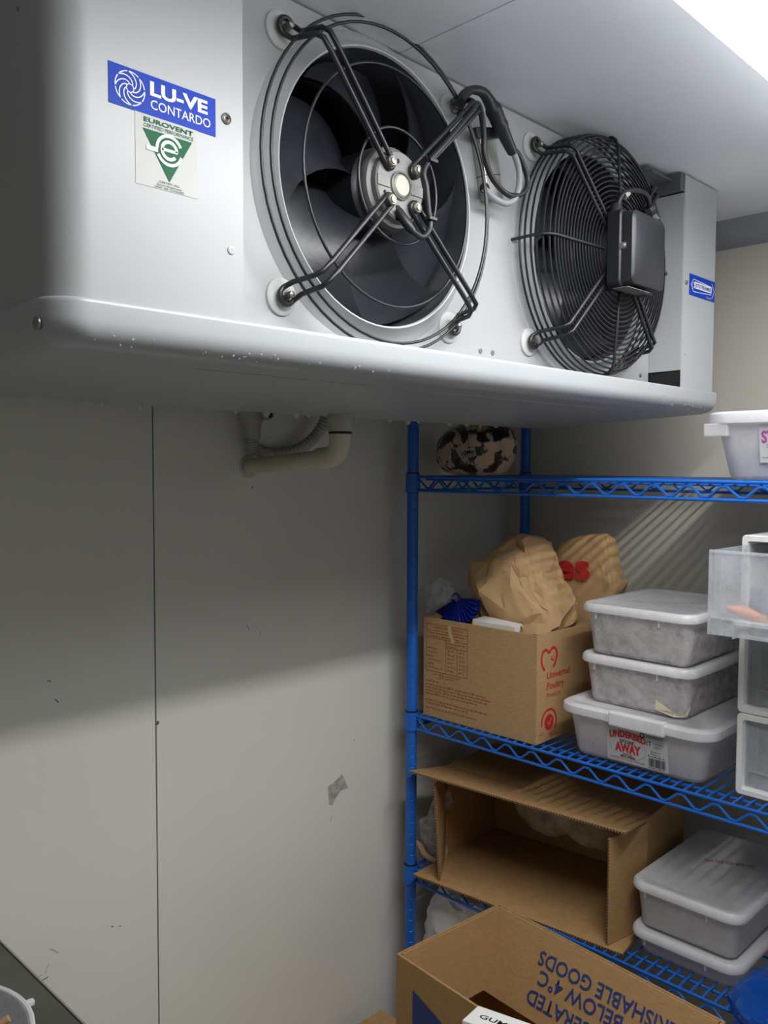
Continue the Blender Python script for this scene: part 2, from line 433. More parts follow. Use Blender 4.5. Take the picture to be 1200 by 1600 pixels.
for x, z, l, a, wd in ((.583, .848, .014, .5, .0022), (.565, .857, .03, .1, .0009), (.588, .865, .018, 1.2, .0008), (.60, .89, .02, -.6, .0008), (.612, 1.31, .008, -.5, .002), (.705, .89, .004, 0, .002), (.72, .885, .004, .4, .0015), (.56, .83, .02, .3, .0008), (.64, .745, .012, .4, .0008), (.60, 1.345, .006, 0, .0018), (1.012, 1.658, .006, 1.5, .003), (.672, .72, .003, .2, .002), (1.0, 1.38, .012, -.9, .001), (1.03, 1.365, .008, -1, .001), (1.288, 1.09, .004, 1.4, .002), (1.22, .93, .012, 1.3, .0015)):
    scuff(x, z, l, a, wd)
part(wb, 'scuff_marks', bm, 'scuff', kind='stuff')
#@@LAMP
# ------------------------------------------------------------------ ceiling lamps
def ceiling_lamp(LX0, LX1, LY, strength, label):
    lamp = thing('ceiling_lamp', ((LX0 + LX1) / 2, LY, ZC), label, 'lamp')
    part(lamp, 'housing', B((LX0 - .02, LY - .145, 2.196), (LX1 + .02, LY + .145, ZC - .001), bev=.006), 'lampbody')
    bm = bmesh.new()
    pf = [(-.158, 2.196), (-.160, 2.17), (-.150, 2.142), (-.125, 2.130), (.125, 2.130), (.150, 2.142), (.160, 2.17), (.158, 2.196)]
    loft(bm, [[V((x, LY + a, b)) for a, b in pf] for x in (LX0 - .018, LX1 + .018)])
    part(lamp, 'diffuser', bm, 'diffuser', smooth=40)
    for dy in (.038,):
        bm = bmesh.new(); box(bm, (LX0, LY + dy - .023, 2.180), (LX1, LY + dy + .023, 2.196)); ls_ = part(lamp, 'light_strip', bm, 'lampbody')
        bm = bmesh.new(); bm.faces.new([bm.verts.new(p) for p in ((LX0 + .01, LY + dy - .019, 2.1795), (LX0 + .01, LY + dy + .019, 2.1795), (LX1 - .01, LY + dy + .019, 2.1795), (LX1 - .01, LY + dy - .019, 2.1795))])
        part(ls_, 'light_board', bm, emission('lamp_light_board', (1.0, 0.985, 0.955), strength))
    for x in (LX0 + .53, LX0 + .58, LX1 - .18):
        part(lamp, 'clip', B((x, LY + .150, 2.165), (x + .008, LY + .166, 2.2), bev=.001), 'lampbody')
ceiling_lamp(.40, 1.40, .240, TUBE_STRENGTH, 'long white ceiling lamp with glowing diffuser, at the upper right')
#@@EVAP
# ------------------------------------------------------------------ evaporator unit
EX0, EX1, EF, EP, ER = 0.325, 1.625, 0.7095, 0.7724, 1.10
EZ0, EZ1 = 1.843, ZC - .003
ev = thing('evaporator', ((EX0 + EX1) / 2, (EF + ER) / 2, EZ0), 'white two-fan evaporator unit hanging under the ceiling in front of the back wall', 'evaporator')
# left end cover with a rounded front corner
bm = bmesh.new(); rc = .034
pl = [(0.519, EF), (EX0 + rc, EF)] + [(EX0 + rc - rc * math.sin(a * PI / 16), EF + rc - rc * math.cos(a * PI / 16)) for a in range(1, 9)] + [(EX0, ER), (0.519, ER)]
loft(bm, [[V((x, y, z)) for x, y in pl] for z in (EZ0, EZ1)])
part(ev, 'end_cover', bm, 'evap', smooth=40)
# right end cover: front flange, side plate with a gap below, far side
bm = bmesh.new(); box(bm, (1.490, EF, EZ0 + .002), (1.622, EF + .002, EZ1)); box(bm, (1.620, EF + .002, EZ0 + .002), (1.622, ER, EZ1)); box(bm, (1.490, EF + .002, EZ1 - .002), (1.620, ER, EZ1))
rcov = part(ev, 'end_cover', bm, 'evap')
bm = bmesh.new(); vs = [V((1.4885, EF + .001, 1.876)), V((1.4865, EP + .03, 1.874)), V((1.4865, EP + .03, 2.192)), V((1.4885, EF + .001, 2.192))]
loft(bm, [vs, [v + V((.0015, 0, 0)) for v in vs]]); part(ev, 'side_plate', bm, 'evap')
bm = bmesh.new(); box(bm, (1.475, EP - .002, 2.194), (1.489, EF + .002, EZ1)); box(bm, (1.40, EF + .018, 2.212), (1.489, EP, 2.2155)); box(bm, (1.40, EF + .03, 2.2155), (1.44, EP - .005, EZ1)); part(ev, 'hanging_bracket', bm, mat('bracket_steel', (104, 106, 114), 0.45, metal=.4))
bm = bmesh.new(); box(bm, (1.47, EF + .006, 1.8455), (1.489, 1.0, 1.848)); box(bm, (1.4905, EF + .004, 1.846), (1.4925, 1.0, 2.18)); part(ev, 'gap_shade', bm, 'dark')  # near-black sheets stand in for the shade inside the end cover gap
# fan panel with two round openings
FANS = [(0.763, 2.038), (1.247, 2.038)]
hs, ro = .1845, .172
bm = bmesh.new()
def rect(x0, x1, z0, z1): bm.faces.new([bm.verts.new((x, EP, z)) for x, z in ((x0, z0), (x1, z0), (x1, z1), (x0, z1))])
for fx, fz in FANS:
    n = 64; a = []; b = []
    for k in range(n):
        t = 2 * PI * (k + .5) / n; c, s = math.cos(t), math.sin(t); q = hs / max(abs(c), abs(s))
        a.append(bm.verts.new((fx + ro * c, EP, fz + ro * s))); b.append(bm.verts.new((fx + q * c, EP, fz + q * s)))
    for k in range(n): bm.faces.new((a[k], a[(k + 1) % n], b[(k + 1) % n], b[k]))
    for sx in (-1, 1):
        for sz in (-1, 1):
            k = min(range(n), key=lambda i: (b[i].co - V((fx + sx * hs, EP, fz + sz * hs))).length)
            cands = sorted(range(n), key=lambda i: (b[i].co - V((fx + sx * hs, EP, fz + sz * hs))).length)[:2]
            bm.faces.new((b[cands[0]], b[cands[1]], bm.verts.new((fx + sx * hs, EP, fz + sz * hs))))
px = [.500, FANS[0][0] - hs, FANS[0][0] + hs, FANS[1][0] - hs, FANS[1][0] + hs, 1.4865]
for i in (0, 2, 4): rect(px[i], px[i + 1], 2.038 - hs, 2.038 + hs)
rect(px[0], px[5], 1.80, 2.038 - hs); rect(px[0], px[5], 2.038 + hs, EZ1)
part(ev, 'fan_panel', bm, 'evap')
part(ev, 'top_plate', B((.519, EP + .001, EZ1 - .002), (1.489, ER, EZ1)), 'evap')
bm = bmesh.new(); box(bm, (.53, .87, 1.81), (1.47, ER - .002, EZ1 - .004)); part(ev, 'coil_core', bm, 'coil')
# drip tray
bm = bmesh.new(); RT = .025
def tray_loop(ins, z, slope):
    x0, x1, y0, y1 = EX0 - .0045 + ins, 1.634 - ins * .25, EF - .0045 + ins, ER + .002 - ins * .15
    r = max(.034 - ins * .2, .012); out = []
    for cx, cy, a0, q in ((x1 - .003, y0 + .003, -PI / 2, .003), (x1 - .003, y1 - .003, 0, .003), (x0 + r, y1 - r, PI / 2, r), (x0 + r, y0 + r, PI, r)):
        for k in range(9):
            a = a0 + (PI / 2) * k / 8; x, y = cx + q * math.cos(a), cy + q * math.sin(a)
            out.append(V((x, y, z - slope * max(0, y - EF) * .052)))
    return out
lps = [tray_loop(.0055, EZ0 - .012, 0), tray_loop(.0050, EZ0 - .0005, 0), tray_loop(.0040, EZ0 + .0012, 0), tray_loop(.0014, EZ0 + .0012, 0), tray_loop(.0002, EZ0 - .0004, 0), tray_loop(0, EZ0 - .003, 0), tray_loop(0, EZ0 - .016, .1)]
for k in range(1, 9):
    a = PI / 2 * k / 8
    lps.append(tray_loop(RT * (1 - math.cos(a)), EZ0 - .016 - (RT - .002) * math.sin(a), min(1, .1 + k / 9)))
loft(bm, lps, True, True)
tray = part(ev, 'drip_tray', bm, 'tray', smooth=50)
# condensation: hanging drops at the rear edge, beads along the front roll
bm = bmesh.new(); rr = random.Random(11)
def drop(c, r, l): lathe(bm, [(r, .001), (r * .95, -.3 * l), (r * .6, -.75 * l), (.0002, -l)], c, 'z', 8)
for x in [.40 + .055 * k + rr.uniform(-.02, .02) for k in range(20)]:
    drop((x, ER - .004, EZ0 - .039 - .052 * (ER - EF)), rr.uniform(.003, .006), rr.uniform(.003, .008))
for k in range(70):
    x = rr.choice((rr.uniform(.36, .56), rr.uniform(.5, .75), rr.uniform(1.42, 1.6))); a = rr.uniform(.5, 1.15); ins = RT * (1 - math.cos(a))
    bmesh.ops.create_icosphere(bm, subdivisions=1, radius=rr.uniform(.0007, .0017), matrix=Matrix.Translation((x, EF - .004 + ins, EZ0 - .016 - (RT - .002) * math.sin(a))))
tag(part(tray, 'water_drops', bm, clear_plastic('water_drop', (225, 228, 232), .55, .05, spec=1.0), smooth=60), kind='stuff')
# screws, dimples
def screw(t, x, z, y, r=.006):
    bm = bmesh.new(); lathe(bm, [(r, .0005), (r, -.0012), (r * .75, -.002), (r * .7, -.0012), (.0002, -.0026)], (x, y, z), 'y', 18)
    s_ = part(t, 'screw', bm, 'bolt', smooth=40)
    bm = bmesh.new(); box(bm, (x - r * .38, y - .0028, z - r * .09), (x + r * .38, y - .0022, z + r * .09)); box(bm, (x - r * .09, y - .0028, z - r * .38), (x + r * .09, y - .0022, z + r * .38)); part(s_, 'screw_slot', bm, 'dark')
screw(ev, .499, 2.038, EF, .0055); screw(ev, 1.501, 2.034, EF, .0042)
for x, z, y in ((.982, 1.866, EP), (1.011, 1.866, EP), (1.456, 1.868, EP), (.504, 1.912, EF), (1.505, 1.908, EF)):
    bm = bmesh.new(); lathe(bm, [(.0045, .0005), (.004, -.001), (.0025, -.0014), (.0002, -.0008)], (x, y, z), 'y', 14); part(ev, 'rivet', bm, 'evap' if y == EF else 'steel', smooth=40)
bm = bmesh.new(); lathe(bm, [(.0062, .0005), (.0062, -.0012), (.0045, -.002), (.0002, -.0022)], (EX0 - .0045, .737, 1.822), 'x', 18); part(ev, 'screw', bm, 'bolt', smooth=40)
bm = bmesh.new(); lathe(bm, [(.002, .0005), (.0015, -.001), (.0002, -.0012)], (EX0, .775, 2.101), 'x', 10); part(ev, 'rivet', bm, 'bolt')
# ---- fan parts
def bell(fx, fz):
    bm = bmesh.new()
    lathe(bm, [(.190, EP + .0004), (.1885, EP - .0008), (.184, EP - .0025), (.176, EP - .009), (.1695, EP - .0175), (.1665, EP - .0215), (.1648, EP - .0212), (.1638, EP - .018)], (fx, 0, fz), 'y', 72)
    b_ = part(ev, 'bell_mouth', bm, 'evap', smooth=50)
    bm = bmesh.new(); lathe(bm, [(.1638, EP - .018), (.1630, EP - .008), (.1628, EP + .02), (.1628, EP + .085), (.1636, EP + .085), (.1640, EP - .008)], (fx, 0, fz), 'y', 72)
    part(b_, 'fan_shroud', bm, 'shroud', smooth=50)
    return b_
def rotor(fx, fz, phase):
    bm = bmesh.new(); lathe(bm, [(.0002, .748), (.044, .750), (.052, .757), (.053, .80), (.0002, .802)], (fx, 0, fz), 'y', 36); ro_ = part(ev, 'fan_rotor', bm, 'blackplastic', smooth=40)
    for b in range(6):
        bm = bmesh.new(); a0 = phase + b * PI / 3; NR, NA = 9, 8; top = []; bot = []
        for i in range(NR):
            r = .048 + (.1585 - .048) * i / (NR - 1); f = i / (NR - 1)
            span = (1.02 - .04 * f) ; sweep = .55 * f ** 1.6; rt = []; rb = []
            for j in range(NA):
                s = j / (NA - 1); a = a0 + sweep + span * (s - .5)
                y = .782 + (.026 - .006 * f) * (s - .5) * 2 * -1 + .006 * math.sin(s * PI)
                P = V((fx + r * math.cos(a), y, fz + r * math.sin(a))); rt.append(P); rb.append(P + V((0, .0022, 0)))
            top.append(rt); bot.append(rb)
        loops = [t + q[::-1] for t, q in zip(top, bot)]
        loft(bm, loops); part(ro_, 'fan_blade', bm, 'blade', smooth=50)
    return ro_
def washer_bolt(x, z):
    bm = bmesh.new(); lathe(bm, [(.0215, EP + .0003), (.021, EP - .003), (.017, EP - .0055), (.006, EP - .006)], (x, 0, z), 'y', 28); wsh = part(ev, 'rubber_washer', bm, 'rubber', smooth=40)
    bm = bmesh.new(); lathe(bm, [(.0075, EP - .005), (.0075, EP - .010), (.004, EP - .010), (.004, EP - .022), (.0002, EP - .023)], (x, 0, z), 'y', 6); part(wsh, 'bolt', bm, 'bolt')
def arm_bm(fx, fz, sx, sz, hub_r, hub_y, front_y):
    """twin-wire arm: eye round the bolt, forward, then in to the hub"""
    bm = bmesh.new(); d = V((sx, 0, sz)).normalized(); q = V((-d.z, 0, d.x))
    c = V((fx, 0, fz)); Bt = c + d * .208
    def at(r, side, y): p = c + d * r + q * side; return V((p.x, y, p.z))
    hub = []
    for k in range(7):
        a = -PI / 2 + PI * k / 6; hub.append(at(hub_r - .007 * math.cos(a) , .0066 * math.sin(a), hub_y))
    eye = []
    for k in range(9):
        a = -PI / 2 + PI * k / 8; eye.append(at(.2085 + .0095 * math.cos(a), .0095 * math.sin(a), EP - .0115))
    A = [at(.205, .0095, EP - .012), at(.196, .0085, EP - .020), at(.190, .0075, front_y + .008), at(.183, .0068, front_y), at(.165, .0066, front_y), at(.10, .0066, (front_y + hub_y) / 2)]
    Bq = [at(.205, -.0095, EP - .012), at(.196, -.0085, EP - .020), at(.190, -.0075, front_y + .008), at(.183, -.0068, front_y), at(.165, -.0066, front_y), at(.10, -.0066, (front_y + hub_y) / 2)]
    path = Bq[::-1][:5] + [Bq[0]] + eye + [A[0]] + A[1:]
    hubr = [at(hub_r, .0066, hub_y)] + hub[::-1][1:-1] + [at(hub_r, -.0066, hub_y)]
    full = path + hubr
    tube(bm, full, .0032, 8, closed=True)
    return bm
# fan 1: open guard of a few rings
fx, fz = FANS[0]
bell(fx, fz); rotor(fx, fz, .35)
for sx in (-1, 1):
    for sz in (-1, 1): washer_bolt(fx + sx * .147, fz + sz * .147)
bm = bmesh.new(); ring(bm, (fx, .743, fz), .1960, .0019); g1 = part(ev, 'fan_guard', bm, 'blackwire', smooth=60)
for r, y, wr_ in ((.1865, .738, .0019), (.1425, .737, .0018), (.068, .727, .0018)):
    bm = bmesh.new(); ring(bm, (fx, y, fz), r, wr_); part(g1, 'guard_ring', bm, 'blackwire', smooth=60)
for sx in (-1, 1):
    for sz in (-1, 1): part(g1, 'guard_arm', arm_bm(fx, fz, sx, sz, .0315, .722, .713), 'blackwire', smooth=60)
# motor of fan 1: cast disc with four screws, cap and slots
bm = bmesh.new(); lathe(bm, [(.0002, .7245), (.0395, .7245), (.0415, .7265), (.0425, .733), (.0475, .735), (.049, .739), (.049, .746), (.046, .752)], (fx, 0, fz), 'y', 48, cap0=True)
mo = part(ev, 'fan_motor', bm, 'motor', smooth=35)
bm = bmesh.new(); lathe(bm, [(.0175, .7245), (.0172, .7225), (.0150, .7215), (.0145, .7225)], (fx, 0, fz), 'y', 36); part(mo, 'bearing_ring', bm, 'motor', smooth=40)
bm = bmesh.new(); lathe(bm, [(.0002, .7205), (.0118, .7207), (.0136, .7225)], (fx, 0, fz), 'y', 32, cap0=True); part(mo, 'bearing_cap', bm, 'motorcap', smooth=30)
for sx in (-1, 1): part(mo, 'cast_boss', B((fx + sx * .029 - .0105, .7232, fz - .0065), (fx + sx * .029 + .0105, .7246, fz + .0065), bev=.0006), 'motor')
for sx in (-1, 1):
    for sz in (-1, 1):
        x, z = fx + sx * .0225, fz + sz * .0225
        bm = bmesh.new(); lathe(bm, [(.0068, .7245), (.0068, .716), (.0055, .7145), (.0045, .7145), (.0042, .713), (.0002, .7125)], (x, 0, z), 'y', 20); part(mo, 'motor_screw', bm, 'bolt', smooth=40)
bm = bmesh.new()
for a, r, s_ in ((100, .029, .0028), (205, .030, .0022), (335, .031, .0022)):
    x, z = fx + r * math.cos(math.radians(a)), fz + r * math.sin(math.radians(a)); lathe(bm, [(.0002, .7238), (s_, .7239), (s_, .7246)], (x, 0, z), 'y', 12)
box(bm, (fx - .008, .7236, fz - .042), (fx - .001, .7247, fz - .024), bev=.001)
part(mo, 'cast_recess', bm, 'dark')
# cables round fan 1
bm = bmesh.new(); tube(bm, smooth_path([(.757, .722, 2.006), (.760, .712, 1.992), (.768, .708, 1.982), (.786, .708, 1.979), (.800, .709, 1.994), (.797, .709, 2.012), (.793, .709, 2.04), (.792, .711, 2.064), (.83, .709, 2.105), (.884, .708, 2.161)], 6), .0036, 8)
cb = part(ev, 'motor_cable', bm, 'blackplastic', smooth=60)
bm = bmesh.new(); tube(bm, [(.757, .7225, 2.007), (.761, .712, 1.991), (.768, .708, 1.982)], lambda i: (.0055, .0062, .0045)[i], 10); part(cb, 'cable_gland', bm, 'blackplastic', smooth=60)
for p in ((.799, .709, 2.003), (.80, .709, 2.073)):
    bm = bmesh.new(); box(bm, (p[0] - .006, p[1] - .006, p[2] - .002), (p[0] + .008, p[1] + .004, p[2] + .0025), bev=.0007); part(cb, 'cable_tie', bm, 'blackplastic')
bm = bmesh.new(); tube(bm, smooth_path([(.880, .709, 2.158), (.905, .720, 2.176), (.926, .730, 2.170), (.938, .735, 2.148), (.943, .737, 2.122), (.962, .737, 2.096), (.996, .735, 2.082), (1.028, .733, 2.092), (1.038, .733, 2.113), (1.020, .733, 2.138), (1.010, .735, 2.147)], 6), .0042, 8)
part(ev, 'loop_cable', bm, 'blackplastic', smooth=60)
TH = [(.880, .728, 2.172), (.892, .733, 2.186), (.910, .735, 2.200), (.934, .735, 2.2045), (.950, .735, 2.196), (.962, .735, 2.185), (.975, .735, 2.171), (.990, .735, 2.156), (1.004, .735, 2.143)]
TR = [.0065, .0075, .0055, .007, .0085, .0115, .0105, .0085, .0072]
sp = smooth_path(TH, 4); bm = bmesh.new(); tube(bm, sp, lambda i: TR[min(i // 4, 8)] * (1 - (i % 4) / 4) + TR[min(i // 4 + 1, 8)] * (i % 4) / 4 + (.0012 if (i in (18, 19, 24)) else 0), 12)
tc_ = part(ev, 'plug_connector', bm, 'blackplastic', smooth=50)
bm = bmesh.new(); tube(bm, smooth_path([(1.002, .735, 2.147), (1.016, .735, 2.130), (1.021, .735, 2.108), (1.012, .735, 2.082), (.992, .737, 2.070), (.970, .742, 2.074), (.958, .750, 2.086)], 6), .0046, 10); part(ev, 'grey_cable', bm, 'greycable', smooth=60)
bm = bmesh.new(); tube(bm, [(1.0035, .735, 2.1455), (1.0065, .735, 2.1415)], .0062, 10); part(tc_, 'cable_tie', bm, 'blackplastic', smooth=40)
# steel junction channel next to fan 1
fr_ = Matrix.Rotation(math.radians(-14), 4, 'Y')
def rotbox(c, hx, y0, y1, hz, bev=.001):
    b_ = bmesh.new(); box(b_, (-hx, y0, -hz), (hx, y1, hz), bev=bev); bmesh.ops.transform(b_, matrix=Matrix.Translation((c[0], 0, c[1])) @ Matrix.Rotation(math.radians(-15), 4, 'Y'), verts=b_.verts[:]); return b_
jb = part(ev, 'junction_channel', rotbox((.984, 2.124), .0180, EP - .016, EP, .044), 'steel')
part(jb, 'joint_line', rotbox((.987, 2.113), .0183, EP - .0163, EP, .0006, 0.0002), 'dark')
part(jb, 'clamp_band', rotbox((.966, 2.164), .027, EP - .024, EP - .016, .007), 'blackplastic')
bm = bmesh.new(); tube(bm, [(.960, .750, 2.086), (.968, .757, 2.091)], .0070, 12); part(jb, 'cable_gland', bm, 'blackplastic', smooth=40)
# fan 2: closed cage guard with motor box
fx, fz = FANS[1]
bell(fx, fz); rotor(fx, fz, .1)
for sx in (-1, 1):
    for sz in (-1, 1): washer_bolt(fx + sx * .147, fz + sz * .147)
bm = bmesh.new(); ring(bm, (fx, EP - .013, fz), .190, .0019); g2 = part(ev, 'fan_guard', bm, 'blackwire', smooth=60)
cage = [(.1898, EP - .022), (.189, EP - .032), (.188, EP - .042), (.185, EP - .051), (.1795, EP - .058)] + [(.172 - .0074 * k, EP - .062 - .0006 * k) for k in range(16)]
for r, y in cage:
    bm = bmesh.new(); ring(bm, (fx, y, fz), r, .0017, 56, 6); part(g2, 'guard_ring', bm, 'blackwire', smooth=60)
for sx in (-1, 1):
    for sz in (-1, 1): part(g2, 'guard_arm', arm_bm(fx, fz, sx, sz, .050, .700, EP - .066), 'blackwire', smooth=60)
for a in (0, 90, 180, 270):
    c, s = math.cos(math.radians(a)), math.sin(math.radians(a)); bm = bmesh.new()
    tube(bm, [(fx + r * c, y, fz + r * s) for r, y in ((.192, EP + .0), (.192, EP - .040), (.189, EP - .052), (.182, EP - .0605), (.170, EP - .065), (.05, .699))], .0024, 8); part(g2, 'guard_spoke', bm, 'blackwire', smooth=60)
bm = bmesh.new(); lathe(bm, [(.0002, .688), (.044, .689), (.052, .694), (.054, .705), (.054, .745), (.04, .75)], (fx, 0, fz), 'y', 40, cap0=True); m2 = part(ev, 'fan_motor', bm, 'blackplastic', smooth=40)
bm = bmesh.new()
def yr(x0, x1, z0, z1, r, y): return [V((p.x, y, p.y)) for p in rrect(x0, x1, z0, z1, r, 0)]
bx0, bx1, bz0, bz1 = 1.197, 1.301, 1.980, 2.090
loft(bm, [yr(bx0 - .004, bx1 + .004, bz0 - .004, bz1 + .004, .010, .692), yr(bx0 - .004, bx1 + .004, bz0 - .004, bz1 + .004, .010, .672), yr(bx0 - .001, bx1 + .001, bz0 - .001, bz1 + .001, .010, .670), yr(bx0, bx1, bz0, bz1, .012, .653), yr(bx0 + .004, bx1 - .004, bz0 + .004, bz1 - .004, .012, .650)])
mb = part(m2, 'terminal_box', bm, 'blackplastic', smooth=40)
bm = bmesh.new(); lathe(bm, [(.0055, .673), (.0055, .664), (.004, .662), (.0002, .6625)], (bx0 + .001, 0, 2.037), 'y', 14); part(m2, 'box_screw', bm, 'steel', smooth=40)
bm = bmesh.new(); box(bm, (bx0 + .004, .660, bz0 - .0052), (bx1 - .03, .686, bz0 - .0042)); part(m2, 'rating_label', bm, 'p_grey')
bm = bmesh.new(); tube(bm, smooth_path([(1.215, .690, 2.10), (1.222, .684, 2.123), (1.251, .678, 2.134), (1.293, .680, 2.135), (1.322, .690, 2.118), (1.335, .70, 2.09)], 6), .0042, 8); part(m2, 'motor_cable', bm, 'blackplastic', smooth=60)
bm = bmesh.new(); tube(bm, [(1.203, .688, 2.082), (1.213, .690, 2.104)], .0085, 12); part(m2, 'cable_gland', bm, 'blackplastic', smooth=40)
bm = bmesh.new(); tube(bm, [(1.226, .684, 2.121), (1.234, .682, 2.127)], .006, 6); part(m2, 'gland_nut', bm, 'motorcap')
bm = bmesh.new(); sp = smooth_path([(1.315, .690, 2.125), (1.335, .688, 2.10), (1.345, .69, 2.075), (1.352, .695, 2.05)], 4); tube(bm, sp, lambda i: .010 + .003 * (i % 2), 8); part(m2, 'taped_wires', bm, 'blackplastic')
# ---- stickers on the evaporator
fr = ((.3752, EF, 2.0172), (1, 0, 0), (0, 0, 1))
st = part(ev, 'brand_sticker', sheet(fr, .1112, .0355), 'p_blue', label='blue sticker reading LU-VE CONTARDO')
bm = bmesh.new(); text_bm(bm, 'LU-VE', fr, (.0405, .0185), .0118, width=.0615, bold=.035)
text_bm(bm, 'CONTARDO', fr, (.0410, .0062), .0083, width=.0640, bold=.0)
sc_ = (.0205, .0178)
for k in range(8):
    a = 45 * k; pts = []
    for s in range(9):
        t = s / 8; r = .0035 + .0110 * t; ang = math.radians(a + 95 * t); pts.append((sc_[0] + r * math.cos(ang), sc_[1] + r * math.sin(ang)))
    ribbon(bm, fr, pts, .0009)
    ribbon(bm, fr, arc(sc_, .0145, a + 55, a + 95, 5), .0009)
ribbon(bm, fr, arc(sc_, .0036, 0, 360, 16), .0008)
part(st, 'lettering', bm, 'p_white')
fr = ((.4005, EF, 1.9535), (1, 0, 0), (0, 0, 1))
es = part(ev, 'certificate_sticker', sheet(fr, .0655, .0640, .0004), 'label', label='white sticker with a green triangle and letter e')
bm = bmesh.new(); polys(bm, fr, [[(.0075, .0508), (.0345, .0085), (.0590, .0508)]]); part(es, 'green_triangle', bm, 'p_green')
bm = bmesh.new(); ec = (.0345, .0368)
ribbon(bm, fr, arc(ec, .0130, 25, 180, 18), .0028, .0012); ribbon(bm, fr, arc(ec, .0130, 205, 345, 18), .0028, .0012)
ribbon(bm, fr, arc(ec, .0078, 0, 320, 20), .0030, .0012); ribbon(bm, fr, [(ec[0] - .0078, ec[1]), (ec[0] + .0085, ec[1])], .0026, .0012)
ribbon(bm, fr, [(.0110, .0345), (.0225, .0345)], .0040, .0012); part(es, 'letter_e', bm, 'p_white')
bm = bmesh.new(); text_bm(bm, 'EUROVENT', fr, (.0345, .0572), .0040, width=.052, bold=.02, align='CENTER'); text_bm(bm, 'CERTIFIED PERFORMANCE', fr, (.0345, .0526), .0032, width=.052, align='CENTER')
part(es, 'lettering', bm, 'p_green'); bm = bmesh.new()
for i, s in enumerate(('CERTIFY-ALL', 'Direct Expansion', 'UNIT AIR COOLERS')): text_bm(bm, s, fr, (.0345, .0058 - .0026 * i), .0019, width=(.022, .026, .031)[i], align='CENTER')
part(es, 'small_print', bm, 'p_green')
fr = ((1.5135, EF, 2.0145), (1, 0, 0), (0, 0, 1))
js = part(ev, 'model_sticker', sheet(fr, .1085, .0385), 'p_blue', label='blue sticker with a white arrow and JETSTREAMER')
bm = bmesh.new(); polys(bm, fr, [[(.020, .0145), (.094, .0145), (.094, .0265), (.020, .0265)]])
ribbon(bm, fr, [(.006, .019), (.016, .030), (.024, .030), (.092, .0265)], .0012); ribbon(bm, fr, [(.006, .019), (.016, .008), (.024, .008), (.092, .0120)], .0012)
ribbon(bm, fr, [(.095, .033), (.105, .019), (.095, .005)], .0014); ribbon(bm, fr, [(.011, .019), (.016, .025), (.021, .019), (.016, .013), (.011, .019)], .0010)
text_bm(bm, 'LU-VE', fr, (.072, .003), .0035, width=.018)
part(js, 'arrow_print', bm, 'p_white')
bm = bmesh.new(); text_bm(bm, 'JETSTREAMER', fr, (.0225, .0172), .0065, width=.069, bold=.02, n=.0012); part(js, 'lettering', bm, 'p_blue')
#@@PIPES
# ------------------------------------------------------------------ drain pipe and conduit
TB = EZ0 - .038 - .052 * (1.06 - EF)
dp = thing('drain_pipe', (1.0, YW, 1.70), 'cream plastic drain pipe with an elbow running into the back wall', 'pipe')
bm = bmesh.new(); tube(bm, [(1.003, YW, 1.697), (.979, 1.105, 1.713)], .0152, 20); part(dp, 'pipe', bm, 'pvc', smooth=40)
bm = bmesh.new(); pe = [(.983, 1.125, 1.7118), (.9775, 1.092, 1.7135)] + [(.976, 1.092 - .028 * math.sin(a), 1.7135 + .028 * (1 - math.cos(a))) for a in (.4, .8, 1.2, 1.571)] + [(.976, 1.064, 1.758)]
tube(bm, pe, lambda i: .0185 if i not in (0, 6) else .0192, 20); eb = part(dp, 'elbow', bm, 'pvc', smooth=40)
bm = bmesh.new()
for k in range(11): 
    z = 1.722 + .003 * k; polys(bm, ((.976 + .0185 * .75, 1.064 - .0185 * .72, z), V((.69, .72, 0)), (0, 0, 1)), [[(-.003, 0), (.003, .0006), (.003, .002), (-.003, .0014)]], .0012)
part(eb, 'printed_code', bm, 'p_black')
bm = bmesh.new(); lathe(bm, [(.0205, 1.757), (.0215, 1.759), (.0215, TB + .002)], (.976, 1.064, 0), 'z', 24, cap0=True); part(dp, 'collar', bm, 'pvcgrey', smooth=40)
bm = bmesh.new(); lathe(bm, [(.0196, 1.753), (.0196, 1.7575)], (.976, 1.064, 0), 'z', 24); part(dp, 'seal_ring', bm, 'dark')
bm = bmesh.new(); lathe(bm, [(.0158, -.003), (.021, -.0032), (.0225, .0)], (1.003, YW, 1.697), 'y', 24); part(dp, 'wall_sealant', bm, 'rubber', smooth=60)
cd = thing('cable_conduit', (1.0, 1.30, 1.70), 'grey corrugated cable conduit sagging behind the drain pipe', 'conduit')
bm = bmesh.new(); sp = smooth_path([(.988, 1.325, 1.762), (.990, 1.328, 1.748), (.999, 1.335, 1.735), (1.020, 1.340, 1.727), (1.048, 1.342, 1.722), (1.085, 1.338, 1.726), (1.118, 1.330, 1.738), (1.140, 1.322, 1.756), (1.158, 1.315, 1.782), (1.166, 1.31, 1.81), (1.168, 1.30, 1.86)], 12)
tube(bm, sp, lambda i: .0125 if i % 3 else .0098, 14); part(cd, 'corrugated_hose', bm, 'pvcgrey', smooth=30)
bm = bmesh.new(); tube(bm, [(.988, 1.325, 1.752), (.987, 1.322, 1.780)], .0160, 18); part(cd, 'hose_socket', bm, 'pvcgrey', smooth=40)
bm = bmesh.new(); tube(bm, smooth_path([(.987, 1.322, 1.778), (.983, 1.322, 1.793), (.976, 1.322, 1.808), (.966, 1.322, 1.83)], 4), .019, 18); part(cd, 'bend', bm, 'pvcgrey', smooth=40)
bm = bmesh.new(); lathe(bm, [(.018, 1.325), (.018, YW)], (1.025, 0, 1.805), 'y', 24, cap0=True); lathe(bm, [(.013, 1.3235), (.013, 1.3249)], (1.025, 0, 1.805), 'y', 20, cap0=True); part(cd, 'round_outlet', bm, 'pvcgrey', smooth=40)
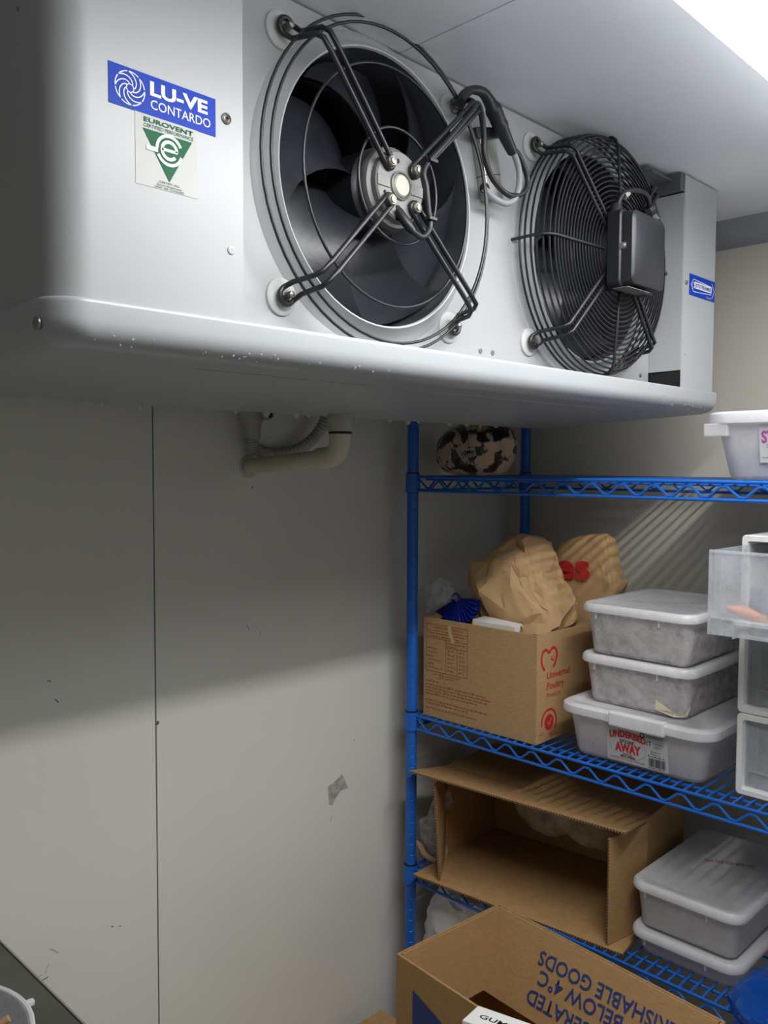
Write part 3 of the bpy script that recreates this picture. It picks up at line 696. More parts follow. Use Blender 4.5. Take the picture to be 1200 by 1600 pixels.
bm = bmesh.new(); bmesh.ops.create_icosphere(bm, subdivisions=2, radius=.006, matrix=Matrix.Translation((1.028, 1.322, 1.797))); part(cd, 'hole_shade', bm, 'dark')  # dark ball put in for the shaded hole of the outlet
#@@SHELF
# ------------------------------------------------------------------ blue wire shelving
PX0, PX1, PY0, PY1 = 1.4036, 1.8346, .11, 1.29
sh = thing('wire_shelving', ((PX0 + PX1) / 2, (PY0 + PY1) / 2, 0), 'blue coated wire shelving unit with truss rails in the corner', 'shelving')
bm = bmesh.new(); prof = [(.0002, 0), (.012, 0)]
z = .03
while z < 1.86:
    prof += [(.0127, z), (.0127, z + .0228), (.0120, z + .0236), (.0120, z + .0246)]; z += .0254
prof += [(.0127, 1.865), (.010, 1.87), (.0002, 1.872)]
lathe(bm, prof, (PX0, PY1, 0), 'z', 16); po = part(sh, 'post', bm, 'blue', smooth=35)
for d in ((PX1 - PX0, 0, 0), (0, PY0 - PY1, 0), (PX1 - PX0, PY0 - PY1, 0)): copy_to(po, sh, d)
SH = [1.675, 1.137, .783, .36]
RW = .0031
def wire_bm(a, b, r, n=8): return tube(bmesh.new(), [a, b], r, n)
def make_shelf(zt):
    """frame rail on top is the shelf part, the rest its sub-parts"""
    bm = bmesh.new(); tube(bm, [(PX0, PY0 + .012, zt), (PX0, PY1 - .012, zt)], RW, 8)
    s_ = part(sh, 'shelf', bm, 'blue', smooth=60)
    part(s_, 'rail', wire_bm((PX1, PY0 + .012, zt), (PX1, PY1 - .012, zt), RW), 'blue', smooth=60)
    for x in (PX0, PX1): part(s_, 'rail', wire_bm((x, PY0 + .012, zt - .030), (x, PY1 - .012, zt - .030), RW), 'blue', smooth=60)
    for y in (PY0, PY1):
        for dz in (0, -.030): part(s_, 'rail', wire_bm((PX0 + .012, y, zt - dz * 0 + dz), (PX1 - .012, y, zt + dz), RW), 'blue', smooth=60)
    for x in (PX0 + .044, (PX0 + PX1) / 2, PX1 - .044): part(s_, 'support_wire', wire_bm((x, PY0, zt - .0055), (x, PY1, zt - .0055), .0028), 'blue', smooth=60)
    for x in (PX0, PX1):
        pts = []; y = PY1 - .018; k = 0
        while y > PY0 + .018:
            top = (k % 2 == 0); zz = zt - .0075 if top else zt - .0255
            pts += [(x, y + .005, zz), (x, y - .005, zz)]; y -= .031; k += 1
        part(s_, 'truss_wire', tube(bmesh.new(), pts, .0025, 6), 'blue', smooth=60)
    for y in (PY0, PY1):
        pts = []; x = PX0 + .02; k = 0
        while x < PX1 - .018:
            zz = zt - .0075 if k % 2 == 0 else zt - .0255
            pts += [(x - .005, y, zz), (x + .005, y, zz)]; x += .031; k += 1
        part(s_, 'truss_wire', tube(bmesh.new(), pts, .0025, 6), 'blue', smooth=60)
    cw = None
    for k in range(55):
        y = PY1 - .024 - k * .0213
        if cw is None: cw = part(s_, 'cross_wire', wire_bm((PX0, y, zt + .0008), (PX1, y, zt + .0008), .0021, 6), 'blue', smooth=60)
        else: copy_to(cw, s_, (0, -.0213 * k, 0))
    for x in (PX0, PX1):
        for y in (PY0, PY1):
            bm = bmesh.new(); lathe(bm, [(.0132, zt - .034), (.0168, zt - .034), (.0160, zt + .007), (.0132, zt + .007)], (x, y, 0), 'z', 20); c_ = part(s_, 'collar', bm, 'blue', smooth=40)
    for x in (PX0, PX1):
        bm = bmesh.new(); lathe(bm, [(.0129, zt - .036), (.0150, zt + .0100), (.0129, zt + .0100)], (x, PY1, 0), 'z', 20); part(s_, 'sleeve', bm, 'sleeve', smooth=40)
    return s_
for zt in SH: make_shelf(zt)
ZT = [z + .003 for z in SH]      # resting height on each shelf
#@@MIDDLE
# ------------------------------------------------------------------ middle shelf: poultry carton and what sits in it
def open_carton(t, x0, x1, y0, y1, z0, z1, th, mt):
    bm = bmesh.new()
    loft(bm, [[V(p) for p in ((x0, y0, z0), (x1, y0, z0), (x1, y1, z0), (x0, y1, z0))], [V(p) for p in ((x0, y0, z1), (x1, y0, z1), (x1, y1, z1), (x0, y1, z1))],
              [V(p) for p in ((x0 + th, y0 + th, z1), (x1 - th, y0 + th, z1), (x1 - th, y1 - th, z1), (x0 + th, y1 - th, z1))], [V(p) for p in ((x0 + th, y0 + th, z0 + th), (x1 - th, y0 + th, z0 + th), (x1 - th, y1 - th, z0 + th), (x0 + th, y1 - th, z0 + th))]])
    return part(t, 'carton_body', bm, mt)
CX0, CX1, CY0, CY1, CZ0, CZ1 = 1.417, 1.722, .963, 1.266, ZT[1], 1.362
pc = thing('poultry_carton', (CX0, CY0, CZ0), 'open brown poultry carton with red printing on the middle shelf', 'carton')
body = open_carton(pc, CX0, CX1, CY0, CY1, CZ0, CZ1, .004, 'card')
fr = ((CX0, CY1, CZ0), (0, -1, 0), (0, 0, 1))
bm = bmesh.new()
ZB = lambda z: z - CZ0
for a, b in (((.008, ZB(1.349)), (.126, ZB(1.349))), ((.008, ZB(1.335)), (.126, ZB(1.335))), ((.008, ZB(1.318)), (.126, ZB(1.318))), ((.008, ZB(1.243)), (.126, ZB(1.243))), ((.065, ZB(1.302)), (.126, ZB(1.302)))):
    ribbon(bm, fr, [a, b], .0012, .0004)
for x, za, zb in ((.008, 1.349, 1.243), (.126, 1.349, 1.243), (.065, 1.318, 1.243), (.097, 1.302, 1.243)):
    ribbon(bm, fr, [(x, ZB(za)), (x, ZB(zb))], .0012, .0004)
rr = random.Random(5)
def dashes(bm, fr, x, y, width, h, n=.0004):
    e = x + width
    while x < e - h:
        l = rr.uniform(.6, 1.5) * h * 1.8; l = min(l, e - x)
        k = max(1, int(l / (h * .55)))
        for i in range(k):
            a = x + l * i / k; hh = h * rr.choice((.6, .62, .65, .9))
            polys(bm, fr, [[(a, y), (a + l / k * .72, y), (a + l / k * .72, y + hh), (a, y + hh)]], n)
        x += l + h * .5
text_bm(bm, 'NUTRITIONAL INFORMATION', fr, (.030, ZB(1.340)), .0050, width=.082, n=.0004)
dashes(bm, fr, .012, ZB(1.328), .105, .004); dashes(bm, fr, .012, ZB(1.321), .09, .004)
for i in range(6):
    z_ = 1.294 - i * .0088
    dashes(bm, fr, .011 + (.004 if i % 2 else 0), ZB(z_), rr.uniform(.022, .045), .0038); dashes(bm, fr, .070, ZB(z_), .02, .0038); dashes(bm, fr, .102, ZB(z_), .018, .0038)
dashes(bm, fr, .068, ZB(1.310), .05, .0035); dashes(bm, fr, .068, ZB(1.304), .025, .0035)
dashes(bm, fr, .03, ZB(1.236), .075, .0033); dashes(bm, fr, .045, ZB(1.231), .045, .0033)
dashes(bm, fr, .008, ZB(1.219), .04, .0042)
for i, wd in enumerate((.172, .182, .176, .15)): dashes(bm, fr, .008, ZB(1.2105 - i * .0068), wd, .0042)
for i, wd in enumerate((.178, .12)): dashes(bm, fr, .008, ZB(1.1755 - i * .0068), wd, .0042)
dashes(bm, fr, .008, ZB(1.158), .145, .0042)
part(body, 'nutrition_print', bm, 'p_rust')
fr = ((CX0, CY0, CZ0), (1, 0, 0), (0, 0, 1)); bm = bmesh.new()
hc = (.043, ZB(1.312))
hp = [(a * 1.25, b * 1.25) for a, b in ((-.012, -.020), (-.020, -.010), (-.0215, .002), (-.017, .011), (-.008, .013), (0, .008), (.008, .014), (.017, .013), (.0225, .004), (.020, -.008), (.012, -.018))]
sp = [(v.x, v.y) for v in smooth_path([(hc[0] + a, hc[1] + b, 0) for a, b in hp], 4)]
ribbon(bm, fr, sp, .0058, .0005)
ribbon(bm, fr, [(v.x, v.y) for v in smooth_path([(hc[0] + a, hc[1] + b, 0) for a, b in ((.020, -.004), (.013, -.008), (.0085, -.003), (.012, .002))], 4)], .003, .0005)
text_bm(bm, 'Universal', fr, (.036, ZB(1.2680)), .0140, width=.084, bold=.015, n=.0005); text_bm(bm, 'Poultry', fr, (.036, ZB(1.2460)), .0140, width=.064, bold=.015, n=.0005)
text_bm(bm, 'Products', fr, (.036, ZB(1.2290)), .0100, width=.050, n=.0005)
bc = (.046, ZB(1.178))
ribbon(bm, fr, arc(bc, .0265, -40, 190, 24), .0046, .0005); polys(bm, fr, [arc(bc, .0165, 0, 345, 24)], .0005)
text_bm(bm, 'SGS', fr, (.048, ZB(1.1475)), .0085, width=.024, bold=.01, n=.0005); text_bm(bm, 'HACCP', fr, (.010, ZB(1.155)), .005, width=.017, n=.0005)
part(body, 'red_logo', bm, 'p_red')
bm = bmesh.new(); ribbon(bm, fr, [(bc[0] - .006, bc[1] + .001), (bc[0] - .001, bc[1] - .006), (bc[0] + .007, bc[1] + .008)], .003, .0009); part(body, 'tick_mark', bm, 'card')
bm = bmesh.new(); polys(bm, ((CX0, CY1, CZ0), (0, -1, 0), (0, 0, 1)), [[(.070, ZB(1.349)), (.079, ZB(1.354)), (.082, ZB(1.335)), (.090, ZB(1.318)), (.083, ZB(1.312)), (.074, ZB(1.328))]], .0006); part(body, 'tape_scar', bm, mat('scraped_card', (194, 166, 128), .7))
# contents of the carton
FX = ((0, -1, 0), (0, 0, 1))
def YZ(pts): return [(-y, z) for y, z in pts]
b1 = YZ([(1.236, 1.432), (1.214, 1.458), (1.208, 1.490), (1.165, 1.497), (1.152, 1.526), (1.105, 1.548), (1.066, 1.552), (1.052, 1.536), (1.038, 1.50), (1.020, 1.46), (.988, 1.42), (.978, 1.385), (.985, 1.34), (1.03, 1.30), (1.10, 1.29), (1.16, 1.32), (1.185, 1.378), (1.20, 1.42)])
o = finish('paper_bag', crumpled(b1, ((1.555, 0, 0), *FX), 0.082, .019, 4, power=.7), 'kraft', loc=(1.545, 1.07, 1.29), smooth=16)
tag(o, 'crumpled plain brown paper bag stuffed into the poultry carton', 'paper bag')
b2 = YZ([(1.10, 1.30), (1.105, 1.46), (1.085, 1.521), (1.06, 1.533), (1.02, 1.545), (.957, 1.556), (.945, 1.52), (.932, 1.47), (.919, 1.444), (.940, 1.40), (.974, 1.366), (.984, 1.30)])
pb = thing('printed_paper_bag', (1.66, 1.0, 1.30), 'brown paper bag with red lettering leaning behind the crumpled bag', 'paper bag')
part(pb, 'bag_body', crumpled(b2, ((1.685, 0, 0), *FX), .030, .0055, 12, power=.45), 'kraft', smooth=16)
bm = bmesh.new(); fr = ((1.6465, 1.092, 1.447), V((0, -1, .06)).normalized(), V((.02, .06, 1)).normalized())
text_bm(bm, 'les', fr, (.003, .0), .056, width=.108, bold=.03, n=.003); text_bm(bm, 'for', fr, (.030, -.038), .012, bold=.01, n=.003)
part(pb, 'red_lettering', bm, 'p_red')
# twisted bread bag with blue film
bb = thing('bread_bag', (1.47, 1.20, 1.36), 'clear and blue plastic bread bag with a twisted neck in the poultry carton', 'plastic bag')
part(bb, 'loose_end', pillow(YZ([(1.332, 1.416), (1.318, 1.428), (1.30, 1.425), (1.272, 1.444), (1.25, 1.432), (1.232, 1.414), (1.226, 1.40), (1.246, 1.384), (1.27, 1.376), (1.305, 1.35), (1.312, 1.38), (1.318, 1.41)]), ((1.485, 0, 0), *FX), .02, .012, 18, 2.2), 'poly', smooth=25)
bm = bmesh.new(); nk = V((1.475, 1.222, 1.402)); rim = []
for k in range(29):
    a = math.radians(-145 + 150 * k / 28); rr_ = .064 * (1 + .05 * math.sin(k * 1.7)); d_ = V((0, -math.cos(a), math.sin(a) * .95))
    rim.append((nk + d_ * rr_ + V((-.012 + .012 * (k % 2), 0, 0)), nk + d_ * .010))
top = [bm.verts.new(p) for p, _ in rim]; ins = [bm.verts.new(q) for _, q in rim]
top2 = [bm.verts.new(p + V((.012, 0, 0))) for p, _ in rim]; ins2 = [bm.verts.new(q + V((.006, 0, 0))) for _, q in rim]
for k in range(28):
    bm.faces.new((top[k], top[k + 1], ins[k + 1], ins[k])); bm.faces.new((top2[k], ins2[k], ins2[k + 1], top2[k + 1])); bm.faces.new((top[k], top2[k], top2[k + 1], top[k + 1]))
part(bb, 'gathered_film', bm, 'bluepoly')
bm = bmesh.new(); lathe(bm, [(.010, -.006), (.013, 0), (.010, .006)], nk, 'x', 14); part(bb, 'tie', bm, 'bluepoly')
part(bb, 'bag_body', pillow(YZ([(1.255, 1.36), (1.245, 1.385), (1.225, 1.398), (1.205, 1.40), (1.19, 1.385), (1.185, 1.36), (1.19, 1.26), (1.25, 1.26)]), ((1.535, 0, 0), *FX), .04, .006, 14, 5.5), 'kraft', smooth=30)
bm = bmesh.new(); loft(bm, [[V((1.424, 1.135, 1.29)), V((1.424, 1.028, 1.29)), V((1.432, 1.028, 1.29)), V((1.432, 1.135, 1.29))], [V((1.426, 1.135, 1.372)), V((1.430, 1.026, 1.368)), V((1.448, 1.026, 1.370)), V((1.448, 1.135, 1.374))], [V((1.46, 1.13, 1.376)), V((1.46, 1.03, 1.371)), V((1.465, 1.03, 1.36)), V((1.465, 1.13, 1.366))]]); 
bmesh.ops.subdivide_edges(bm, edges=bm.edges[:], cuts=3)
for v in bm.verts: v.co += V((noise.noise(v.co * 60), noise.noise(v.co * 55 + V((3, 1, 2))), noise.noise(v.co * 50 + V((7, 1, 2))))) * .003
o = finish('white_packet', bm, 'paper', loc=(1.44, 1.08, 1.29), smooth=40); tag(o, 'folded white paper packet behind the front wall of the poultry carton', 'packet')

# ------------------------------------------------------------------ lidded tubs
def tub(name, x0, x1, y0, y1, z0, z1, r, label, taper=.012, body_mat='tub', lid=True, lid_over=.008, lid_h=.012, group=None, tabs=2, lid_mat='tublid'):
    """food tub: tapered body with wall thickness, lid with a rolled rim; x0..y1 is the outline under the rim"""
    t = thing(name, ((x0 + x1) / 2, (y0 + y1) / 2, z0), label, 'tub', group)
    k = taper; th = .0016; bm = bmesh.new(); q = z1 - z0
    lp = [rrect(x0 + k + .006, x1 - k - .006, y0 + k + .006, y1 - k - .006, r * .6, z0), rrect(x0 + k + .0015, x1 - k - .0015, y0 + k + .0015, y1 - k - .0015, r * .8, z0 + .003), rrect(x0 + k * .9, x1 - k * .9, y0 + k * .9, y1 - k * .9, r * .9, z0 + .009), rrect(x0, x1, y0, y1, r, z1),
          rrect(x0 + th, x1 - th, y0 + th, y1 - th, r - th, z1), rrect(x0 + k * .9 + th, x1 - k * .9 - th, y0 + k * .9 + th, y1 - k * .9 - th, r * .9 - th, z0 + .010), rrect(x0 + k + .006, x1 - k - .006, y0 + k + .006, y1 - k - .006, r * .6, z0 + .0045)]
    loft(bm, lp); part(t, 'tub_body', bm, body_mat, smooth=45)
    o_ = lid_over; bm = bmesh.new()
    zt = z1 + .004
    if lid:
        lp = [rrect(x0 - .001, x1 + .001, y0 - .001, y1 + .001, r, z1 - lid_h + .002), rrect(x0 - o_, x1 + o_, y0 - o_, y1 + o_, r + o_, z1 - lid_h), rrect(x0 - o_ - .001, x1 + o_ + .001, y0 - o_ - .001, y1 + o_ + .001, r + o_, z1 - lid_h + .004), rrect(x0 - o_, x1 + o_, y0 - o_, y1 + o_, r + o_, zt - .004), rrect(x0 - o_ * .5, x1 + o_ * .5, y0 - o_ * .5, y1 + o_ * .5, r + o_ * .5, zt), rrect(x0 + .008, x1 - .008, y0 + .008, y1 - .008, r, zt - .0005), rrect(x0 + .012, x1 - .012, y0 + .012, y1 - .012, r * .9, zt - .004)]
        loft(bm, lp, False, True)
        part(t, 'lid', bm, lid_mat, smooth=40)
    for i in range(tabs):
        y = y1 - (y1 - y0) * (.12 + .60 * i); b_ = bmesh.new(); box(b_, (x0 - .0022, y - .0016, z1 - lid_h - .014), (x0 + .002, y + .0016, z1 - lid_h), bev=.0008); part(t, 'lid_tab', b_, 'tublid')
    return t
def food(name, x0, x1, y0, y1, z0, z1, seed, material, label, amp=.012, cat='food'):
    bm = bmesh.new(); n = 9; sd = V((seed, -seed, seed * .7))
    lps = []
    for k in range(n + 1):
        f = k / n; e = 1 if k < n - 1 else .82
        lps.append([V(((x0 + x1) / 2 + (p.x - (x0 + x1) / 2) * e, (y0 + y1) / 2 + (p.y - (y0 + y1) / 2) * e, z0 + (z1 - z0) * f)) for p in rrect(x0, x1, y0, y1, .02, 0, 8)])
    loft(bm, lps)
    for v in bm.verts:
        if v.co.z > z0 + .001:
            d = noise.fractal((v.co + sd) * 30, 1.0, 2.0, 4) * amp
            c = V(((x0 + x1) / 2, (y0 + y1) / 2, v.co.z)); q = (c - v.co).normalized()
            v.co += q * (abs(d)) + V((0, 0, -abs(d) * (1 if v.co.z > (z0 + z1) / 2 else 0)))
    o = finish(name, bm, material, loc=((x0 + x1) / 2, (y0 + y1) / 2, z0), smooth=60); return tag(o, label, cat)
# large store-away tub at the bottom of the stack
z0 = ZT[1]; LT = (1.440, 1.795, .628, .890)
tg = tub('storage_tub', LT[0] - .014, LT[1] + .014, LT[2] - .010, LT[3] + .014, z0, 1.238, .03, 'wide frosted storage tub with a red and white label at the bottom of its stack', taper=.014, lid_over=.012, lid_h=.014, tabs=0)
bm = bmesh.new(); box(bm, (LT[0] - .0285, .690, 1.218), (LT[0] - .012, .800, 1.2445), bev=.003); part(tg, 'lid_clip', bm, 'tublid')
food('frozen_food', LT[0] + .008, LT[1] - .008, LT[2] + .008, LT[3] - .008, z0 + .006, 1.20, 4.0, 'frozen2', 'pale frozen food filling the wide labelled tub', .006)
# its label
fr = ((LT[0] - .0038, .8125, 1.1475), V((0, -1, 0)), V((-.108, 0, 1)).normalized())
lb = part(tg, 'label_sheet', sheet(fr, .1225, .0715, .0005, n=.0), 'label', label='white label reading UNDERBED STORE AWAY')
def bow(amp_, wd): return lambda a, b: (a, b + amp_ * (1 - ((a - wd / 2) / (wd / 2)) ** 2))
bm = bmesh.new(); text_bm(bm, 'UNDERBED', fr, (.006, .0435), .0130, width=.074, bold=.055, n=.0009, warp=lambda a, b: (a, b * (1 - .12 * a / .074) + .006 * (1 - ((a - .037) / .037) ** 2))); text_bm(bm, 'AWAY', fr, (.0165, .0205), .0165, width=.053, bold=.06, n=.0009)
part(lb, 'red_lettering', bm, 'p_red')
bm = bmesh.new(); text_bm(bm, 'STORE', fr, (.027, .0385), .0055, width=.029, bold=.03); text_bm(bm, 'With Lid', fr, (.032, .0145), .0035, width=.020, bold=.02); text_bm(bm, 'BPA FREE', fr, (.0275, .0098), .0040, width=.030, bold=.03)
text_bm(bm, 'Q', fr, (.0680, .0575), .0085, bold=.03); text_bm(bm, 'UADRANT', fr, (.0765, .0590), .0058, width=.038, bold=.005)
text_bm(bm, 'IT', fr, (.0815, .0435), .0098, width=.0095)
text_bm(bm, '• STACKS', fr, (.0940, .0485), .0032, width=.020); text_bm(bm, '• NESTS', fr, (.0940, .0425), .0032, width=.016)
text_bm(bm, 'Quadrant', fr, (.0885, .0330), .0030, width=.020); text_bm(bm, 'Melbourne', fr, (.0885, .0285), .0028, width=.019)
dashes(bm, fr, .083, .0238, .034, .0030, .0009)
rr = random.Random(9); x = .0845
while x < .1165:
    wd = rr.choice((.0004, .0007, .0011)); 
    if not (.0945 < x < .0965): polys(bm, fr, [[(x, .0055), (x + wd, .0055), (x + wd, .0215), (x, .0215)]], .0009)
    x += wd + rr.choice((.0004, .0006))
dashes(bm, fr, .084, .0022, .033, .0026, .0009)
ribbon(bm, fr, [(.0065, .0430), (.0050, .0360), (.0085, .0290), (.0105, .0220), (.0160, .0200)], .0004); ribbon(bm, fr, [(.0690, .0420), (.0770, .0380), (.0800, .0320), (.0770, .0220), (.0680, .0130), (.0600, .0110), (.0590, .0080), (.0620, .0060), (.0640, .0090)], .0004)
part(lb, 'black_lettering', bm, 'p_black')
bm = bmesh.new(); text_bm(bm, 'MADE IN AUSTRALIA', fr, (.0065, .0040), .0048, width=.070); part(lb, 'pink_lettering', bm, 'p_pink')
# two frosted food tubs on top of it
zA = 1.2395
tm = tub('frosted_tub', 1.462, 1.735, .668, .886, zA, 1.331, .022, 'frosted food tub with torn tape, in the middle of the stack beside the poultry carton', taper=.010, body_mat='tubfrost')
food('frozen_food', 1.482, 1.715, .684, .868, zA + .006, 1.318, 6.0, 'frozen', 'dark frozen food inside the middle tub of the stack', .010)
bm = bmesh.new(); loft(bm, [[V((1.4695, .735, zA + .028)), V((1.4695, .700, zA + .012)), V((1.478, .681, zA + .010)), V((1.486, .6765, zA + .024)), V((1.4800, .680, zA + .006)), V((1.4710, .700, zA + .003)), V((1.4695, .735, zA + .010))], [V((1.4685, .735, zA + .028)), V((1.4685, .700, zA + .012)), V((1.4765, .679, zA + .010)), V((1.486, .6750, zA + .024)), V((1.4785, .678, zA + .006)), V((1.4695, .699, zA + .003)), V((1.4685, .735, zA + .010))]]); part(tm, 'torn_tape', bm, mat('cream_tape', (214, 204, 180), .5))
zB_ = 1.3352
tt = tub('frosted_tub', 1.464, 1.735, .668, .886, zB_, 1.430, .022, 'frost-covered lidded food tub on top of the stack beside the poultry carton', taper=.010, body_mat='tubfrost')
food('frozen_food', 1.483, 1.715, .684, .868, zB_ + .006, 1.416, 8.0, 'frozen', 'purple frozen food with ice inside the top tub of the stack', .012)
bm = bmesh.new(); fr = ((1.56, .845, 1.4302), V((.55, -.83, 0)).normalized(), V((.83, .55, 0)).normalized())
polys(bm, fr, [[(0, 0), (.03, -.003), (.06, .004), (.10, .0), (.135, .002), (.135, .014), (.10, .012), (.07, .008), (.03, .009), (0, .008)]], .0006); part(tt, 'torn_label', bm, 'paper')
# ------------------------------------------------------------------ stack of drawer units
DX0, DX1, DY0, DY1 = 1.450, 1.800, .330, .577
def drawer_unit(z0_, z1_, out, label, drop_mat='drawer'):
    t = thing('drawer_unit', ((DX0 + DX1) / 2, (DY0 + DY1) / 2, z0_), label, 'drawer unit', 'stack of drawer units')
    bm = bmesh.new(); th = .010
    o = lambda x, i: [V((x, p.x, p.y)) for p in rrect(DY0 + i, DY1 - i, z0_ + i, z1_ - i, .008 if i == 0 else .005, 0, 4)]
    loft(bm, [o(DX1, 0), o(DX0 + .002, 0), o(DX0, .002), o(DX0, th), o(DX0 + .006, th + .002), o(DX1 - .004, th + .002)]); part(t, 'frame', bm, 'whiteplastic', smooth=40)
    a = DX0 + .012 - out; y0_, y1_, za, zb = DY0 + .013, DY1 - .013, z0_ + .014, z1_ - .014
    if out: y0_, y1_, za, zb = DY0 + .004, DY1 - .004, z0_ + .012, z1_ - .016
    bm = bmesh.new(); L = .30
    s0, s1 = y0_ + (.006 if out else 0), y1_ - (.006 if out else 0)
    box(bm, (a, y0_, za), (a + .003, y1_, zb)); box(bm, (a + .003, s0, za), (a + L, s0 + .002, zb)); box(bm, (a + .003, s1 - .002, za), (a + L, s1, zb)); box(bm, (a + L, s0, za), (a + L + .002, s1, zb)); box(bm, (a + .003, s0, za), (a + L, s1, za + .002))
    d = part(t, 'drawer', bm, drop_mat)
    bm = bmesh.new(); box(bm, (a - .003, y0_, za), (a, y0_ + .004, zb)); box(bm, (a - .003, y1_ - .004, za), (a, y1_, zb)); box(bm, (a - .002, y1_ - .020, za), (a, y1_ - .018, zb)); box(bm, (a - .003, y0_, zb - .004), (a, y1_, zb)); box(bm, (a - .003, y0_, za + .026), (a, y1_, za + .029)); part(d, 'front_rib', bm, 'drawer')
    bm = bmesh.new(); box(bm, (a - .014, y1_ - .046, za), (a - .002, y1_ - .044, za + .028)); box(bm, (a - .014, y0_ + .03, za + .022), (a - .002, y1_ - .046, za + .028), bev=.001); part(d, 'pull_lip', bm, 'drawer')
    return t, a, za
drawer_unit(ZT[1], 1.281, 0, 'white drawer unit with crumpled white bag inside, lowest of its stack'); 
drawer_unit(1.2822, 1.4225, 0, 'white drawer unit with an empty clear drawer, middle of its stack')
t_, da, dz = drawer_unit(1.4237, 1.586, .145, 'white drawer unit with its clear drawer pulled out, top of the stack')
o = finish('white_bag', pillow(YZ([(.548, 1.27), (.52, 1.268), (.40, 1.262), (.39, 1.19), (.45, 1.165), (.50, 1.175), (.535, 1.20), (.545, 1.24)]), ((1.50, 0, 0), *FX), .02, .012, 16, 4.4), 'whitecloth', loc=(1.50, .47, 1.165), smooth=25); tag(o, 'crumpled white plastic bag inside the lowest drawer', 'plastic bag')
bm = bmesh.new(); sp = [V((1.335, .552, dz + .042)), V((1.345, .530, dz + .036)), V((1.36, .50, dz + .026)), V((1.37, .47, dz + .018)), V((1.375, .455, dz + .016))]; tube(bm, sp, lambda i: (.004, .010, .0125, .012, .005)[i], 12)
o = finish('carrot', bm, 'orange', loc=(1.355, .50, dz + .003), smooth=60); tag(o, 'orange carrot seen through the pulled-out clear drawer', 'carrot')
food('dark_vegetables', 1.345, 1.47, .36, .53, dz + .004, dz + .098, 12.0, 'greyfood', 'dark bluish vegetables heaped in the pulled-out clear drawer', .02, 'vegetables')
#@@TOP
# ------------------------------------------------------------------ top shelf
TZ = ZT[0]
tb = tub('storage_tub', 1.446, 1.80, .22, .638, TZ, 1.790, .04, 'large frosted storage tub with a purple lettered label on the top shelf', taper=.022, body_mat='tub', lid_over=.012, lid_h=.016, tabs=0)
bm = bmesh.new(); box(bm, (1.437, .600, 1.752), (1.450, .642, 1.774), bev=.002); part(tb, 'lid_clip', bm, 'tub')
fr = ((1.4575, .5515, 1.7080), V((0, -1, 0)), V((-.18, 0, 1)).normalized())
ls = part(tb, 'label_sheet', sheet(fr, .12, .064, .0005, n=.0015), 'label', label='white label with purple letters ST')
bm = bmesh.new(); text_bm(bm, 'STORE', fr, (.0035, .0340), .0190, width=.062, bold=.03, n=.0025); part(ls, 'purple_lettering', bm, 'p_purple')
bm = bmesh.new(); dashes(bm, fr, .011, .029, .05, .0025, .0025); dashes(bm, fr, .011, .025, .05, .0025, .0025); dashes(bm, fr, .004, .008, .05, .002, .0025); part(ls, 'small_print', bm, 'p_grey')
food('ice_block', 1.475, 1.77, .26, .600, TZ + .008, 1.745, 15.0, mat('frosty_ice', (190, 194, 200), .5, rgb2=(160, 164, 172), vscale=16, bump=.5), 'pale frosty block inside the large tub on the top shelf', .02, 'frozen food')
lf = thing('bread_loaf_bag', (1.53, 1.21, TZ), 'printed black and clear bag of bread on the top shelf under the evaporator', 'bread bag')
part(lf, 'bag_body', pillow(YZ([(1.318, 1.737), (1.312, 1.762), (1.292, 1.784), (1.25, 1.80), (1.17, 1.80), (1.135, 1.785), (1.122, 1.758), (1.13, 1.72), (1.155, 1.684), (1.20, TZ), (1.27, TZ), (1.300, 1.684), (1.316, 1.705)]), ((1.545, 0, 0), *FX), .075, .010, 16, 6.0, flat_bottom=TZ), 'breadprint', smooth=35)
fr = ((1.4665, 1.1995, 1.714), V((.15, -1, .22)).normalized(), V((.03, .22, 1)).normalized())
lbl = part(lf, 'badge', sheet(fr, .038, .020, .0006, n=.004), 'label')
bm = bmesh.new(); text_bm(bm, '10Mo', fr, (.003, .007), .0095, width=.032, bold=.03, n=.0052); dashes(bm, fr, .004, .002, .03, .003, .0052); part(lbl, 'lettering', bm, 'p_black')
#@@LOW
# ------------------------------------------------------------------ lower shelf
LZ0 = ZT[2]
# open carton lying on its side, mouth towards the room
lc = thing('open_carton', (1.62, 1.0, LZ0), 'empty brown carton lying on its side with open flaps on the lower shelf', 'carton')
A5 = math.radians(5.5); dX = V((math.cos(A5), -math.sin(A5) * -1 * -1, 0)); dX = V((math.cos(A5), math.sin(A5), 0)); dY = V((-math.sin(A5), math.cos(A5), 0))
O = V((1.535, .782, LZ0))            # near right corner of the mouth
def cp(a, b, c): return O + dX * a + dY * b + V((0, 0, c))
CW, CH, CD, T_ = .478, .220, .215, .0042
def slab(pts, nrm, th=T_):
    bm = bmesh.new(); nrm = V(nrm).normalized() * th
    loft(bm, [[V(p) for p in pts], [V(p) + nrm for p in pts]]); return bm
def slab_part(t, name, pts, nrm, mt='card2'):
    bm = slab(pts, nrm); return part(t, name, bm, mt)
bm = bmesh.new()
for a, b in (((0, 0, 0), (CD, CW, T_)), ((0, 0, CH - T_), (CD, CW, CH)), ((0, 0, T_), (CD, T_, CH - T_)), ((0, CW - T_, T_), (CD, CW, CH - T_)), ((CD - T_, T_, T_), (CD, CW - T_, CH - T_))):
    q = bmesh.new(); box(q, a, b)
    for v in q.verts: v.co = cp(*v.co)
    merge(bm, q)
part(lc, 'carton_body', bm, 'card2')
